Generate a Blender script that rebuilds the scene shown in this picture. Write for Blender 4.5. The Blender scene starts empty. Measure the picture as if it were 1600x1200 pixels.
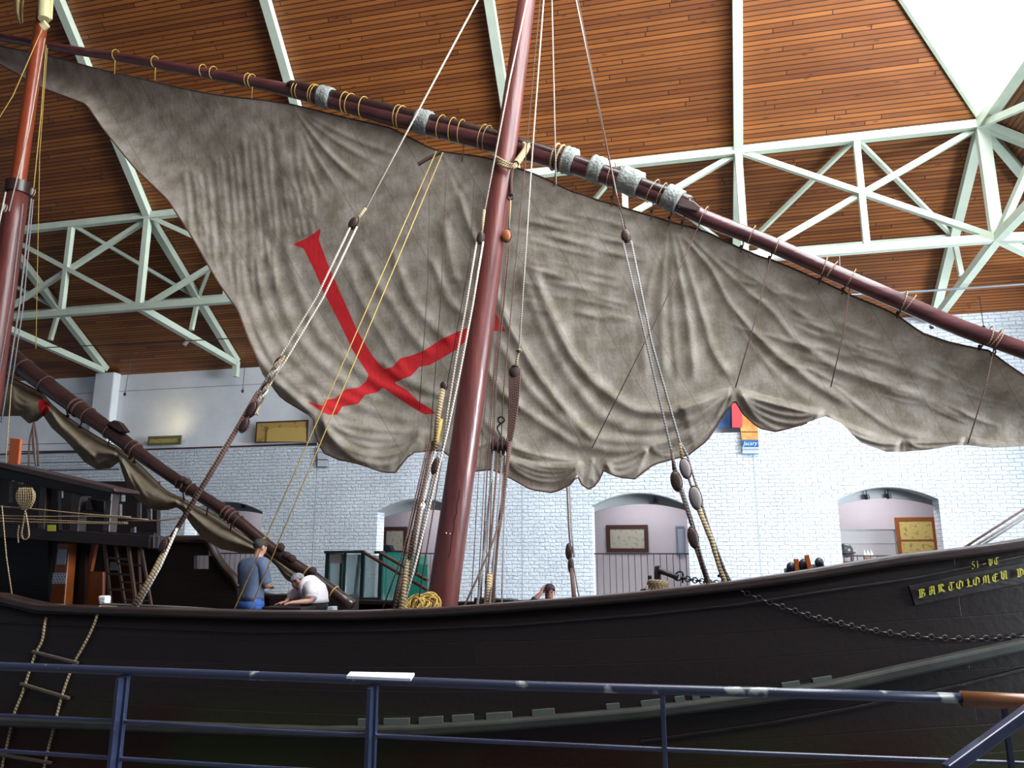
import bpy, bmesh, math, random
import numpy as np
from math import radians, tan, cos, sin, pi, atan, sqrt
from mathutils import Vector, Matrix
random.seed(4); np.random.seed(4)
sc = bpy.context.scene
COL = sc.collection
# ------------------------------------------------------------------ camera
EYE = Vector((0, 0, 1.6)); TH = radians(13); PT = atan(260/1200)
RT = Vector((cos(TH), sin(TH), 0)); HZ = Vector((-sin(TH), cos(TH), 0)); UPW = Vector((0, 0, 1))
FW = HZ*cos(PT) + UPW*sin(PT); UP = -HZ*sin(PT) + UPW*cos(PT)
cd = bpy.data.cameras.new('camera'); cam = bpy.data.objects.new('camera', cd); COL.objects.link(cam)
cd.sensor_width = 36; cd.lens = 36*1200/1600; cd.clip_end = 200
cam.matrix_world = Matrix(((RT.x, UP.x, -FW.x, EYE.x), (RT.y, UP.y, -FW.y, EYE.y), (RT.z, UP.z, -FW.z, EYE.z), (0, 0, 0, 1)))
sc.camera = cam
# ------------------------------------------------------------------ exposure, world, lights
sc.view_settings.view_transform = 'Standard'; sc.view_settings.look = 'None'
sc.view_settings.exposure = 0.0; sc.view_settings.gamma = 1; sc.view_settings.use_curve_mapping = False
w = bpy.data.worlds.new('world'); sc.world = w; w.use_nodes = True
w.node_tree.nodes['Background'].inputs[0].default_value = (0.62, 0.76, 1.0, 1)
w.node_tree.nodes['Background'].inputs[1].default_value = 0.33
SKY_GLASS = 13.5
def area(name, loc, target, sx, sy, power, col, spread=180):
    l = bpy.data.lights.new(name, 'AREA'); l.shape = 'RECTANGLE'; l.size = sx; l.size_y = sy; l.energy = power; l.color = col
    l.spread = radians(spread)
    o = bpy.data.objects.new(name, l); COL.objects.link(o); o.location = loc
    d = Vector(target) - Vector(loc); o.rotation_euler = d.to_track_quat('-Z', 'Y').to_euler(); return o
# added daylight fill, unseen beyond the right end, to brighten the far wall
area('end_fill_light', (15, 9.0, 3.4), (-1, 18, 2.6), 7, 4, 3400, (0.86, 0.94, 1.0), 130)
# ------------------------------------------------------------------ helpers
def P(u, v, Y):
    r = RT*(u-800) + FW*1200 + UP*(600-v); return EYE + r*(Y/r.y)
def PZ(u, v, z):
    r = RT*(u-800) + FW*1200 + UP*(600-v); return EYE + r*((z-1.6)/r.z)
def PX(u, v, X):
    r = RT*(u-800) + FW*1200 + UP*(600-v); return EYE + r*(X/r.x)
def prj(p):
    d = Vector(p)-EYE; z = d.dot(FW); return 800+1200*d.dot(RT)/z, 600-1200*d.dot(UP)/z
def on(a, b, v):
    a = Vector(a); b = Vector(b); lo, hi = 0.0, 1.0; va = prj(a)[1]; vb = prj(b)[1]
    s = 1 if vb > va else -1
    for _ in range(30):
        m = (lo+hi)/2
        if s*(prj(a.lerp(b, m))[1]-v) < 0: lo = m
        else: hi = m
    return a.lerp(b, lo)
class MB:
    def __init__(s): s.v = []; s.f = []; s.uv = []; s.mi = []; s.m = 0
    def face(s, idx, uvs=None):
        s.f.append(tuple(idx)); s.uv.append(uvs or [(0, 0)]*len(idx)); s.mi.append(s.m)
    def add(s, vs, fs):
        b = len(s.v); s.v += [tuple(x) for x in vs]
        for f in fs: s.face([b+i for i in f])
        return s
    def box(s, c, size, M=None):
        hx, hy, hz = size[0]/2, size[1]/2, size[2]/2
        vs = [Vector((x*hx, y*hy, z*hz)) for x in (-1, 1) for y in (-1, 1) for z in (-1, 1)]
        if M is not None: vs = [M @ q for q in vs]
        c = Vector(c)
        return s.add([q+c for q in vs], [(0, 1, 3, 2), (4, 6, 7, 5), (0, 4, 5, 1), (2, 3, 7, 6), (0, 2, 6, 4), (1, 5, 7, 3)])
    def bx(s, x0, x1, y0, y1, z0, z1):
        return s.box(((x0+x1)/2, (y0+y1)/2, (z0+z1)/2), (abs(x1-x0), abs(y1-y0), abs(z1-z0)))
    def bar(s, a, b, w, h, up=(0, 0, 1)):          # rectangular bar from a to b
        a = Vector(a); b = Vector(b); d = b-a; L = d.length; d.normalize(); up = Vector(up)
        if abs(d.dot(up)) > .98: up = Vector((0, 1, 0))
        x = d.cross(up).normalized(); z = x.cross(d)
        M = Matrix((x, d, z)).transposed()
        return s.box((a+b)/2, (w, L, h), M)
    def tube(s, pts, r, n=8, cap=True):
        pts = [Vector(p) for p in pts]; rs = r if isinstance(r, (list, tuple)) else [r]*len(pts)
        b = len(s.v); nrm = None; L = 0; k = len(pts)
        for i, p in enumerate(pts):
            d = (pts[min(i+1, k-1)] - pts[max(i-1, 0)])
            if d.length < 1e-9: d = Vector((0, 0, 1))
            d.normalize()
            if nrm is None: nrm = d.orthogonal().normalized()
            else:
                nrm = nrm - d*nrm.dot(d)
                nrm = nrm.normalized() if nrm.length > 1e-6 else d.orthogonal().normalized()
            bi = d.cross(nrm)
            for j in range(n):
                a = 2*pi*j/n; s.v.append(tuple(p + (nrm*cos(a)+bi*sin(a))*rs[i]))
            if i > 0:
                L2 = L + (pts[i]-pts[i-1]).length
                for j in range(n):
                    j2 = (j+1) % n; q = b+(i-1)*n; t = b+i*n
                    s.face((q+j, q+j2, t+j2, t+j), [(L, j/n), (L, (j+1)/n), (L2, (j+1)/n), (L2, j/n)])
                L = L2
        if cap:
            s.face([b+j for j in range(n)][::-1]); s.face([b+(k-1)*n+j for j in range(n)])
        return s
    def ring(s, c, nrm, R, r, n=20, m=6, arc=2*pi, start=0, sx=1.0):
        nrm = Vector(nrm).normalized(); x = nrm.orthogonal().normalized(); y = nrm.cross(x); c = Vector(c)
        pts = [c + x*(R*sx*cos(start+arc*i/n)) + y*(R*sin(start+arc*i/n)) for i in range(n+1)]
        return s.tube(pts, r, m)
    def ell(s, c, r, M=None, nu=14, nv=9):
        c = Vector(c); vs = []; fs = []
        for i in range(nv+1):
            t = pi*i/nv
            for j in range(nu):
                a = 2*pi*j/nu; q = Vector((r[0]*sin(t)*cos(a), r[1]*sin(t)*sin(a), r[2]*cos(t)))
                if M is not None: q = M @ q
                vs.append(c+q)
        for i in range(nv):
            for j in range(nu): fs.append((i*nu+j, (i+1)*nu+j, (i+1)*nu+(j+1) % nu, i*nu+(j+1) % nu))
        return s.add(vs, fs)
    def prism(s, poly, ext):                        # 3-D polygon extruded by ext
        n = len(poly); e = Vector(ext); vs = [Vector(p) for p in poly]+[Vector(p)+e for p in poly]
        return s.add(vs, [tuple(range(n)), tuple(range(2*n-1, n-1, -1))]+[(i, i+n, (i+1) % n+n, (i+1) % n) for i in range(n)])
    def quad(s, a, b, c, d, uvs=None):
        k = len(s.v); s.v += [tuple(a), tuple(b), tuple(c), tuple(d)]; s.face((k, k+1, k+2, k+3), uvs)
    def build(s, name, mat, parent=None, smooth=False, bevel=0, fix=True, weld=False):
        me = bpy.data.meshes.new(name); me.from_pydata(s.v, [], s.f)
        uvl = me.uv_layers.new(name='UVMap')
        flat = [c for f in s.uv for uv in f for c in uv]; uvl.data.foreach_set('uv', flat)
        for mm in (mat if isinstance(mat, (list, tuple)) else [mat]): me.materials.append(mm)
        me.polygons.foreach_set('material_index', s.mi)
        if fix:
            b = bmesh.new(); b.from_mesh(me)
            if weld: bmesh.ops.remove_doubles(b, verts=b.verts, dist=1e-5)
            bmesh.ops.recalc_face_normals(b, faces=b.faces); b.to_mesh(me); b.free()
        if smooth: me.polygons.foreach_set('use_smooth', [True]*len(me.polygons))
        me.update(); o = bpy.data.objects.new(name, me); COL.objects.link(o)
        if parent is not None: o.parent = parent; o.matrix_parent_inverse = Matrix.Translation(-parent.location)
        if smooth and smooth != 2:
            m = o.modifiers.new('es', 'EDGE_SPLIT'); m.split_angle = radians(45)
        if bevel:
            m = o.modifiers.new('bv', 'BEVEL'); m.width = bevel; m.segments = 2; m.limit_method = 'ANGLE'
        return o
def tag(o, label=None, cat=None, group=None, kind=None):
    if label: o['label'] = label
    if cat: o['category'] = cat
    if group: o['group'] = group
    if kind: o['kind'] = kind
    return o
def empty(name, loc, label, cat, group=None):
    o = bpy.data.objects.new(name, None); o.location = loc; COL.objects.link(o); o.empty_display_size = .1
    return tag(o, label, cat, group)
def spline(pts, k=8):                               # Catmull-Rom
    pts = [Vector(p) for p in pts]; out = []
    for i in range(len(pts)-1):
        p0 = pts[max(i-1, 0)]; p1 = pts[i]; p2 = pts[i+1]; p3 = pts[min(i+2, len(pts)-1)]
        for j in range(k):
            t = j/k; out.append(.5*((2*p1)+(p2-p0)*t+(2*p0-5*p1+4*p2-p3)*t*t+(3*p1-p0-3*p2+p3)*t**3))
    out.append(pts[-1]); return out
# ------------------------------------------------------------------ materials
def mat(name, col, rough=.6, metal=0, bump=0, bscale=20, var=0, vscale=5, emis=None, estr=0, spec=.5, trans=0, stretch=(1, 1, 1), alpha=1, coat=0, uv=False):
    m = bpy.data.materials.new(name); m.use_nodes = True; N = m.node_tree.nodes; L = m.node_tree.links
    b = N['Principled BSDF']; b.inputs['Base Color'].default_value = (*col, 1); b.inputs['Roughness'].default_value = rough
    b.inputs['Metallic'].default_value = metal; b.inputs['Specular IOR Level'].default_value = spec; b.inputs['Coat Weight'].default_value = coat
    b.inputs['Transmission Weight'].default_value = trans; b.inputs['Alpha'].default_value = alpha
    if emis: b.inputs['Emission Color'].default_value = (*emis, 1); b.inputs['Emission Strength'].default_value = estr
    tc = N.new('ShaderNodeTexCoord'); mp = N.new('ShaderNodeMapping'); mp.inputs['Scale'].default_value = stretch
    L.new(tc.outputs['UV' if uv else 'Object'], mp.inputs[0])
    if var:
        n = N.new('ShaderNodeTexNoise'); n.inputs['Scale'].default_value = vscale; n.inputs['Detail'].default_value = 6
        L.new(mp.outputs[0], n.inputs[0]); r = N.new('ShaderNodeValToRGB'); L.new(n.outputs[0], r.inputs[0])
        r.color_ramp.elements[0].position = .3; r.color_ramp.elements[1].position = .7
        r.color_ramp.elements[0].color = (*[c*(1-var) for c in col], 1); r.color_ramp.elements[1].color = (*[min(1, c*(1+var)) for c in col], 1)
        L.new(r.outputs[0], b.inputs['Base Color'])
    if bump:
        n2 = N.new('ShaderNodeTexNoise'); n2.inputs['Scale'].default_value = bscale; n2.inputs['Detail'].default_value = 4
        L.new(mp.outputs[0], n2.inputs[0]); bp = N.new('ShaderNodeBump'); bp.inputs['Strength'].default_value = bump; bp.inputs['Distance'].default_value = .02
        L.new(n2.outputs[0], bp.inputs['Height']); L.new(bp.outputs[0], b.inputs['Normal'])
    return m
def ropemat(name, c1, c2, freq=60):
    m = bpy.data.materials.new(name); m.use_nodes = True; N = m.node_tree.nodes; L = m.node_tree.links; b = N['Principled BSDF']
    b.inputs['Roughness'].default_value = .9; tc = N.new('ShaderNodeTexCoord'); sx = N.new('ShaderNodeSeparateXYZ'); L.new(tc.outputs['UV'], sx.inputs[0])
    a = N.new('ShaderNodeMath'); a.operation = 'MULTIPLY'; a.inputs[1].default_value = freq; L.new(sx.outputs[0], a.inputs[0])
    c = N.new('ShaderNodeMath'); c.operation = 'ADD'; L.new(a.outputs[0], c.inputs[0]); L.new(sx.outputs[1], c.inputs[1])
    p = N.new('ShaderNodeMath'); p.operation = 'PINGPONG'; p.inputs[1].default_value = .5; L.new(c.outputs[0], p.inputs[0])
    r = N.new('ShaderNodeValToRGB'); L.new(p.outputs[0], r.inputs[0]); r.color_ramp.elements[0].color = (*c2, 1); r.color_ramp.elements[1].color = (*c1, 1)
    r.color_ramp.elements[0].position = .05; r.color_ramp.elements[1].position = .3
    L.new(r.outputs[0], b.inputs['Base Color']); bp = N.new('ShaderNodeBump'); bp.inputs['Distance'].default_value = .006
    L.new(p.outputs[0], bp.inputs['Height']); L.new(bp.outputs[0], b.inputs['Normal']); return m
def brickmat(name, c1, c2, mort, bw, rh, ms, rough=.7, bumpd=.01, noise=0.0, rot=None, offs=.5, knots=None, smooth=.1, bumpn=0):
    m = bpy.data.materials.new(name); m.use_nodes = True; N = m.node_tree.nodes; L = m.node_tree.links; b = N['Principled BSDF']
    b.inputs['Roughness'].default_value = rough; tc = N.new('ShaderNodeTexCoord'); br = N.new('ShaderNodeTexBrick')
    br.inputs['Scale'].default_value = 1; br.inputs['Brick Width'].default_value = bw; br.inputs['Row Height'].default_value = rh
    br.inputs['Mortar Size'].default_value = ms; br.inputs['Mortar Smooth'].default_value = smooth; br.offset = offs
    br.inputs['Color1'].default_value = (*c1, 1); br.inputs['Color2'].default_value = (*c2, 1); br.inputs['Mortar'].default_value = (*mort, 1)
    n = N.new('ShaderNodeTexNoise'); n.inputs['Scale'].default_value = 1.3; n.inputs['Detail'].default_value = 5
    vec = tc.outputs['UV']; L.new(vec, n.inputs[0])
    if knots:                                      # shift every board lengthwise by its own amount so the butt joints scatter
        sp = N.new('ShaderNodeSeparateXYZ'); L.new(vec, sp.inputs[0]); dv = N.new('ShaderNodeMath'); dv.operation = 'DIVIDE'; dv.inputs[1].default_value = rh; L.new(sp.outputs[1], dv.inputs[0])
        fl_ = N.new('ShaderNodeMath'); fl_.operation = 'FLOOR'; L.new(dv.outputs[0], fl_.inputs[0]); wn = N.new('ShaderNodeTexWhiteNoise'); wn.noise_dimensions = '1D'; L.new(fl_.outputs[0], wn.inputs['W'])
        ma = N.new('ShaderNodeMath'); ma.operation = 'MULTIPLY_ADD'; ma.inputs[1].default_value = bw*3; L.new(wn.outputs['Value'], ma.inputs[0]); L.new(sp.outputs[0], ma.inputs[2])
        cb = N.new('ShaderNodeCombineXYZ'); L.new(ma.outputs[0], cb.inputs[0]); L.new(sp.outputs[1], cb.inputs[1]); vec = cb.outputs[0]
    if noise:
        mx = N.new('ShaderNodeMix'); mx.data_type = 'VECTOR'; mx.inputs['Factor'].default_value = noise
        n3 = N.new('ShaderNodeTexNoise'); n3.inputs['Scale'].default_value = 7; L.new(vec, n3.inputs[0])
        ad = N.new('ShaderNodeVectorMath'); ad.operation = 'SUBTRACT'; ad.inputs[1].default_value = (.5, .5, .5); L.new(n3.outputs['Color'], ad.inputs[0])
        sc_ = N.new('ShaderNodeVectorMath'); sc_.operation = 'SCALE'; sc_.inputs['Scale'].default_value = noise; L.new(ad.outputs[0], sc_.inputs[0])
        a2 = N.new('ShaderNodeVectorMath'); a2.operation = 'ADD'; L.new(vec, a2.inputs[0]); L.new(sc_.outputs[0], a2.inputs[1]); vec2 = a2.outputs[0]
    else: vec2 = vec
    L.new(vec2, br.inputs[0]); col = br.outputs[0]
    hs = N.new('ShaderNodeMix'); hs.data_type = 'RGBA'; hs.blend_type = 'MULTIPLY'; hs.inputs['Factor'].default_value = .35
    L.new(col, hs.inputs[6]); L.new(n.outputs['Fac'], hs.inputs[7]); col = hs.outputs[2]
    if knots:
        mp = N.new('ShaderNodeMapping'); mp.inputs['Scale'].default_value = (2.2, 9, 1); L.new(tc.outputs['UV'], mp.inputs[0])
        vo = N.new('ShaderNodeTexVoronoi'); vo.inputs['Scale'].default_value = 1; L.new(mp.outputs[0], vo.inputs[0])
        rp = N.new('ShaderNodeValToRGB'); L.new(vo.outputs['Distance'], rp.inputs[0]); rp.color_ramp.elements[0].position = .05; rp.color_ramp.elements[1].position = .16
        rp.color_ramp.elements[0].color = (*knots, 1); rp.color_ramp.elements[1].color = (1, 1, 1, 1)
        kx = N.new('ShaderNodeMix'); kx.data_type = 'RGBA'; kx.blend_type = 'MULTIPLY'; kx.inputs['Factor'].default_value = .8
        L.new(col, kx.inputs[6]); L.new(rp.outputs[0], kx.inputs[7]); col = kx.outputs[2]
    L.new(col, b.inputs['Base Color'])
    bp = N.new('ShaderNodeBump'); bp.inputs['Distance'].default_value = bumpd; bp.invert = True; L.new(br.outputs['Fac'], bp.inputs['Height'])
    last = bp
    if bumpn:
        n4 = N.new('ShaderNodeTexNoise'); n4.inputs['Scale'].default_value = 14; n4.inputs['Detail'].default_value = 5; L.new(tc.outputs['UV'], n4.inputs[0])
        b2 = N.new('ShaderNodeBump'); b2.inputs['Distance'].default_value = bumpn; L.new(n4.outputs[0], b2.inputs['Height']); L.new(bp.outputs[0], b2.inputs['Normal']); last = b2
    L.new(last.outputs[0], b.inputs['Normal']); return m
PLANK = brickmat('pine_boards', (.38, .125, .022), (.20, .055, .009), (.035, .007, .001), 4.3, .082, .0085, .55, .012, knots=(.25, .08, .03), offs=.37)
BRICK = brickmat('white_painted_brick', (.78, .84, .91), (.71, .77, .85), (.67, .73, .81), .26, .085, .012, .8, .012, noise=.055, smooth=1, bumpn=.022)
PLAST = mat('white_plaster', (.74, .76, .80), .85, bump=.25, bscale=8, var=.05, vscale=2)
STEEL = mat('pale_green_steel', (.56, .64, .53), .5, var=.06, vscale=3)
GLOW = mat('skylight_glass', (.9, .95, 1), .5, emis=(.92, .97, 1), estr=SKY_GLASS)
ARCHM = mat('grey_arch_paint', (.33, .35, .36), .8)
LILAC = mat('lilac_plaster', (.50, .475, .54), .9, var=.04, vscale=2)
IRON = mat('black_iron', (.015, .015, .02), .5)
CREAM = mat('cream_boarding', (.5, .45, .38), .7)
FLOORM = mat('grey_concrete', (.10, .10, .11), .8, var=.2)
BROWN = mat('brown_frame_wood', (.055, .02, .018), .45)
OAKF = mat('orange_frame_wood', (.30, .09, .025), .4)
# ------------------------------------------------------------------ setting: walls, roof
YW = 18.0; ZE = 6.68; YB = 14.06; ZB = 9.2; XA = 5.4; T2 = tan(radians(46)); T1 = (ZB-ZE)/(YW-YB)
def roofplane(name, poly, du, dv):     # uv: u along the boards, v across
    m = MB(); poly = [Vector(p) for p in poly]; du = Vector(du).normalized(); dv = Vector(dv).normalized()
    n = len(poly); b = 0; m.v = [tuple(p) for p in poly]
    nr = (poly[1]-poly[0]).cross(poly[2]-poly[0]).normalized()
    if nr.z < 0: nr = -nr
    m.v += [tuple(p+nr*.08) for p in poly]
    uv = [(p.dot(du)+40, p.dot(dv)+40) for p in poly]
    m.face(tuple(range(n)), uv); m.face(tuple(range(2*n-1, n-1, -1)), uv[::-1])
    for i in range(n): m.face((i, i+n, (i+1) % n+n, (i+1) % n))
    return tag(m.build(name, PLANK, fix=False), kind='structure')
XL = -34; YN = -2.06; YE = -6.0; RG = 6.0; ZR = ZB+(YB-RG)*T2; XR = XA-(YB-RG); XE = XA+(YW-YB)
roofplane('ceiling', [(XL, YW+.4, ZE-.4*T1), (XE, YW+.4, ZE-.4*T1), (XA, YB, ZB), (XL, YB, ZB)], (1, 0, 0), (0, 1, -T1))
roofplane('ceiling', [(XL, YB, ZB), (XA, YB, ZB), (XR, RG, ZR), (XL, RG, ZR)], (1, 0, 0), (0, 1, -T2))
roofplane('ceiling', [(XL, RG, ZR), (XR, RG, ZR), (XA, YN, ZB), (XL, YN, ZB)], (1, 0, 0), (0, 1, T2))
roofplane('ceiling', [(XL, YN, ZB), (XA, YN, ZB), (XE, YE, ZE), (XL, YE, ZE)], (1, 0, 0), (0, 1, T1))
roofplane('ceiling', [(XA, YB, ZB), (XE, YW+.4, ZE-.4*T1), (XE, YE, ZE), (XA, YN, ZB)], (0, 1, 0), (1, 0, -T1))
sk = MB(); sk.prism([(XA, YB-.01, ZB), (XR, RG, ZR), (XA, YN+.01, ZB)], (.03, 0, .03)); tag(sk.build('window_1', GLOW), kind='structure')
hp_ = MB(); hp_.bar(Vector((XA, YB, ZB-.05)), Vector((XR, RG, ZR-.1)), .06, .06); tag(hp_.build('trim_12', STEEL), kind='structure')
# back wall with four arched openings
AR = [(-12.95, -10.72, 2.56, 2.84), (-7.57, -5.45, 2.53, 2.84), (-2.25, -.10, 2.60, 2.89), (3.10, 5.10, 2.66, 2.93)]
WT = .45; LEDGE = PZ
def wallface(m, x0, x1, z0, z1, y=YW):
    m.quad((x0, y, z0), (x1, y, z0), (x1, y, z1), (x0, y, z1), [(x0, z0), (x1, z0), (x1, z1), (x0, z1)])
def arcz(a, x):
    x0, x1, zs, zc = a; t = (x-x0)/(x1-x0)*2-1; return zs+(zc-zs)*(1-t*t)
ZF = .45; ZL = 4.22; ZP = 6.78
wb = MB(); ZLO = -3.5
REC = [(-21.5, -9.30), (-4.0, 1.16)]              # stretches where the wall steps back above the ledge
def top(x): return ZL if any(a < x < b for a, b in REC) else ZP
cuts = sorted([-24, XE]+[c for r in REC for c in r]+[c for a in AR for c in a[:2]])
for x0, x1 in zip(cuts, cuts[1:]):
    xm = (x0+x1)/2; a = [q for q in AR if q[0] < xm < q[1]]; zt = top(xm)
    if a:
        a = a[0]; wallface(wb, x0, x1, ZLO, ZF); n = 14
        xs = [a[0]+(a[1]-a[0])*i/n for i in range(n+1)]
        for p, q in zip(xs, xs[1:]):
            if q <= x0 or p >= x1: continue
            p_, q_ = max(p, x0), min(q, x1)
            za, zb = arcz(a, p_), arcz(a, q_)
            wb.quad((p_, YW, za), (q_, YW, zb), (q_, YW, zt), (p_, YW, zt), [(p_, za), (q_, zb), (q_, zt), (p_, zt)])
    else: wallface(wb, x0, x1, ZLO, zt)
for (a, b) in REC: wb.quad((a, YW, ZL), (b, YW, ZL), (b, YW+.3, ZL), (a, YW+.3, ZL), [(a, 0), (b, 0), (b, .3), (a, .3)])
for (a, b) in REC:
    for x in (a, b): wb.quad((x, YW, ZL), (x, YW+.3, ZL), (x, YW+.3, ZP), (x, YW, ZP), [(0, ZL), (.3, ZL), (.3, ZP), (0, ZP)])
for a in AR:                                        # jambs
    for x in a[:2]: wb.quad((x, YW, ZF), (x, YW+WT, ZF), (x, YW+WT, a[2]), (x, YW, a[2]), [(0, ZF), (.3, ZF), (.3, a[2]), (0, a[2])])
    wb.quad((a[0], YW, ZF), (a[1], YW, ZF), (a[1], YW+WT, ZF), (a[0], YW+WT, ZF))
tag(wb.build('wall_back', BRICK, fix=False), kind='structure')
up_ = MB()
for (a, b) in REC:
    up_.bx(a, b, YW+.3, YW+.4, ZL-.3, ZP)
tag(up_.build('wall_back_upper', PLAST), kind='structure')
pl_ = MB(); pl_.bx(-16.3, -15.65, YW+.02, YW+.3, ZL, 6.52); tag(pl_.build('trim_1', PLAST, bevel=.04), kind='structure')
tm = MB(); tm.tube([(-24, YW+.27, ZL+.10), (-9.4, YW+.27, ZL+.10)], .022); tag(tm.build('trim_2', BROWN), kind='structure')
for k, xs in enumerate((-18.4, -9.25, -3.905, 1.42)):   # shallow movement joints in the brickwork
    j = MB(); j.bx(xs-.012, xs+.012, YW-.006, YW+.001, -1, ZL if xs < -9.3 else 6.6); tag(j.build('trim_%d' % (k+3), mat('joint_sealant', (.42, .46, .5), .8)), kind='structure')
for x in (-19.2, -14.6, -13.1): pass
lj = MB(); lj.bx(-21.5, -9.4, YW+.285, YW+.301, 6.0, 6.02); tag(lj.build('trim_7', mat('joint_shadow_grey', (.4, .43, .47), .8)), kind='structure')
lj = MB(); lj.bx(1.3, XE, YW-.008, YW, 6.33, 6.35); tag(lj.build('trim_8', bpy.data.materials['joint_shadow_grey']), kind='structure')
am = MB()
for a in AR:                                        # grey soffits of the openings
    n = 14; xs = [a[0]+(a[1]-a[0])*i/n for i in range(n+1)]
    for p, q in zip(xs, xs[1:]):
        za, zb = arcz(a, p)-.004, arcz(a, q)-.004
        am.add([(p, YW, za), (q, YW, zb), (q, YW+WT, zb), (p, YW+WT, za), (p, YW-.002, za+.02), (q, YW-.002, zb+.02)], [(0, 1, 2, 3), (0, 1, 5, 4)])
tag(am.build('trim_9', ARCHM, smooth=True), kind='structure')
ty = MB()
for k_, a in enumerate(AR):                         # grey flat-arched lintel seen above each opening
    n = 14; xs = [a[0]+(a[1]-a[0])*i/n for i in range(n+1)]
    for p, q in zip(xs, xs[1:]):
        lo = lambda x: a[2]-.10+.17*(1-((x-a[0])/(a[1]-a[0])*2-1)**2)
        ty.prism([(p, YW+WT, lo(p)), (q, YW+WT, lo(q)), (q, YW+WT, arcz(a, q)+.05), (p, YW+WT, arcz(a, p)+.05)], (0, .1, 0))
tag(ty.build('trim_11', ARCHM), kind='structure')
# gallery room behind the openings
gr = MB(); gr.bx(-22, XE, 20.6, 20.7, ZF-.1, 3.6); tag(gr.build('wall_gallery', LILAC), kind='structure')
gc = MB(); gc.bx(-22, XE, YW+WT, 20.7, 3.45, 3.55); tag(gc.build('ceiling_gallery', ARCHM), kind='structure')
gb = MB()
x = -14
while x < XE: gb.bx(x, x+.09, YW+WT+.05, 20.6, 3.3, 3.45); x += .26
tag(gb.build('trim_10', mat('grey_roof_battens', (.45, .43, .45), .8)), kind='structure')
gf = MB(); gf.bx(-22, XE, YW+WT-.02, 20.7, ZF-.12, ZF-.002); tag(gf.build('floor_gallery', CREAM), kind='structure')
fl = MB(); fl.bx(-30, 16, -8, 21, -3.6, -3.5); tag(fl.build('floor', FLOORM), kind='structure')
gl = MB(); gl.bx(-14, 12, -6, 3.75, -.25, 0); tag(gl.build('floor_front', FLOORM), kind='structure')
rw = MB(); rw.bx(XE, XE+.3, 15.2, YW+3, -3.5, ZE); tag(rw.build('wall_right', PLAST), kind='structure')
for a, e in zip(AR, (28, 40, 46, 60)):
    area('gallery_light', ((a[0]+a[1])/2, 19.5, 3.25), ((a[0]+a[1])/2, 19.6, 0), 1.6, .8, e, (1, .95, .93))
# ------------------------------------------------------------------ steel roof frames
FX = [-20.1, -15.9, -11.78, -7.45, -3.15, 1.2, 5.4]
def rp(x, y): return Vector((x, y, (ZE+(YW-y)*T1 if y > YB else ZB+(YB-y)*T2)-.13))
def place(x): return 'in the hipped corner by the bright skylight' if x > 5 else ('right of the mast over the yard' if x > 0 else ('just left of the mast top' if x > -4 else ('meeting the long dark yard left of the mast' if x > -8 else ('passing behind the left edge of the big sail' if x > -12 else ('beside the mizzen mast' if x > -17 else 'behind the mizzen mast at the left edge')))))
for X in FX:
    o = empty('steel_roof_frame', (X, YW, ZE), 'pale green steel roof frame '+place(X), 'roof frame', 'pale green steel roof frames')
    A = rp(X, YB); F = rp(X, YW-.05); B = Vector((X, 14.08, 6.9)); Cm = rp(X, 16.1)
    m = MB(); m.bar(F, A, .17, .16); m.build('lower_rafter', STEEL, o)
    end = rp(X, RG) if X < XR else rp(X, YB-(XA-X)-.02) if X < XA else None
    if end: m = MB(); m.bar(A, end, .17, .16); m.build('upper_rafter', STEEL, o)
    m = MB(); m.bar(A, B, .13 if X < 5 else .2, .13); m.build('post', STEEL, o)
    m = MB(); m.bar(F-Vector((0, .1, .05)), B, .15, .15); m.build('tie', STEEL, o)
    m = MB(); m.bar(Cm, (X, 15.95, 6.9), .09, .09); m.build('hanger', STEEL, o)
    if X == -11.78: m = MB(); m.bar(F, F-Vector((0, 0, .42)), .14, .14); m.build('bracket', STEEL, o)
for i, (x0, x1) in enumerate(zip(FX, FX[1:])):
    o = empty('steel_lattice_truss', (x0, YB, 6.9), ['pale green lattice truss behind the mizzen mast head', 'pale green lattice truss with crossed diagonals right of the mizzen mast', 'pale green lattice truss disappearing behind the left edge of the sail', 'pale green lattice truss hidden behind the middle of the sail', 'pale green lattice truss partly showing just right of the mast under the yard', 'white lattice truss with crossed diagonals right of the tall upright frame'][i], 'roof truss', 'longitudinal roof trusses')
    A0 = rp(x0, YB); A1 = rp(x1, YB); B0 = Vector((x0, 14.08, 6.9)); B1 = Vector((x1, 14.08, 6.9)); Tm = (A0+A1)/2; Bm = (B0+B1)/2; dy = Vector((0, .08, 0))
    m = MB(); m.bar(A0, A1, .15, .15); m.build('top_chord', STEEL, o)
    m = MB(); m.bar(B0, B1, .14, .14); m.build('bottom_chord', STEEL, o)
    m = MB(); m.bar(Tm, Bm, .11, .11); m.build('post', STEEL, o)
    m = MB(); m.bar(A0, B1, .1, .1); m.build('diagonal', STEEL, o)
    m = MB(); m.bar(A1+dy, B0+dy, .1, .1); m.build('diagonal', STEEL, o)
    C0 = rp(x0, 16.1); C1 = rp(x1, 16.1)
    m = MB(); m.bar(C0, C1, .09, .09); m.build('purlin', STEEL, o)
    m = MB(); m.bar(Tm, C0, .075, .075); m.build('roof_brace', STEEL, o)
    m = MB(); m.bar(Tm, C1, .075, .075); m.build('roof_brace', STEEL, o)
    m = MB(); m.bar(C0, B0, .06, .06); m.build('web_brace', STEEL, o)
    if i in (1, 2): m = MB(); m.bar(C1, (B0.x*.02+B1.x*.98-4.2, 14.08, 6.92), .05, .05); m.build('web_brace', STEEL, o)
o = empty('steel_lattice_truss', (XA, YB, 6.9), 'pale green end truss running up from the skylight corner to the right edge', 'roof truss', 'longitudinal roof trusses')
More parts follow.
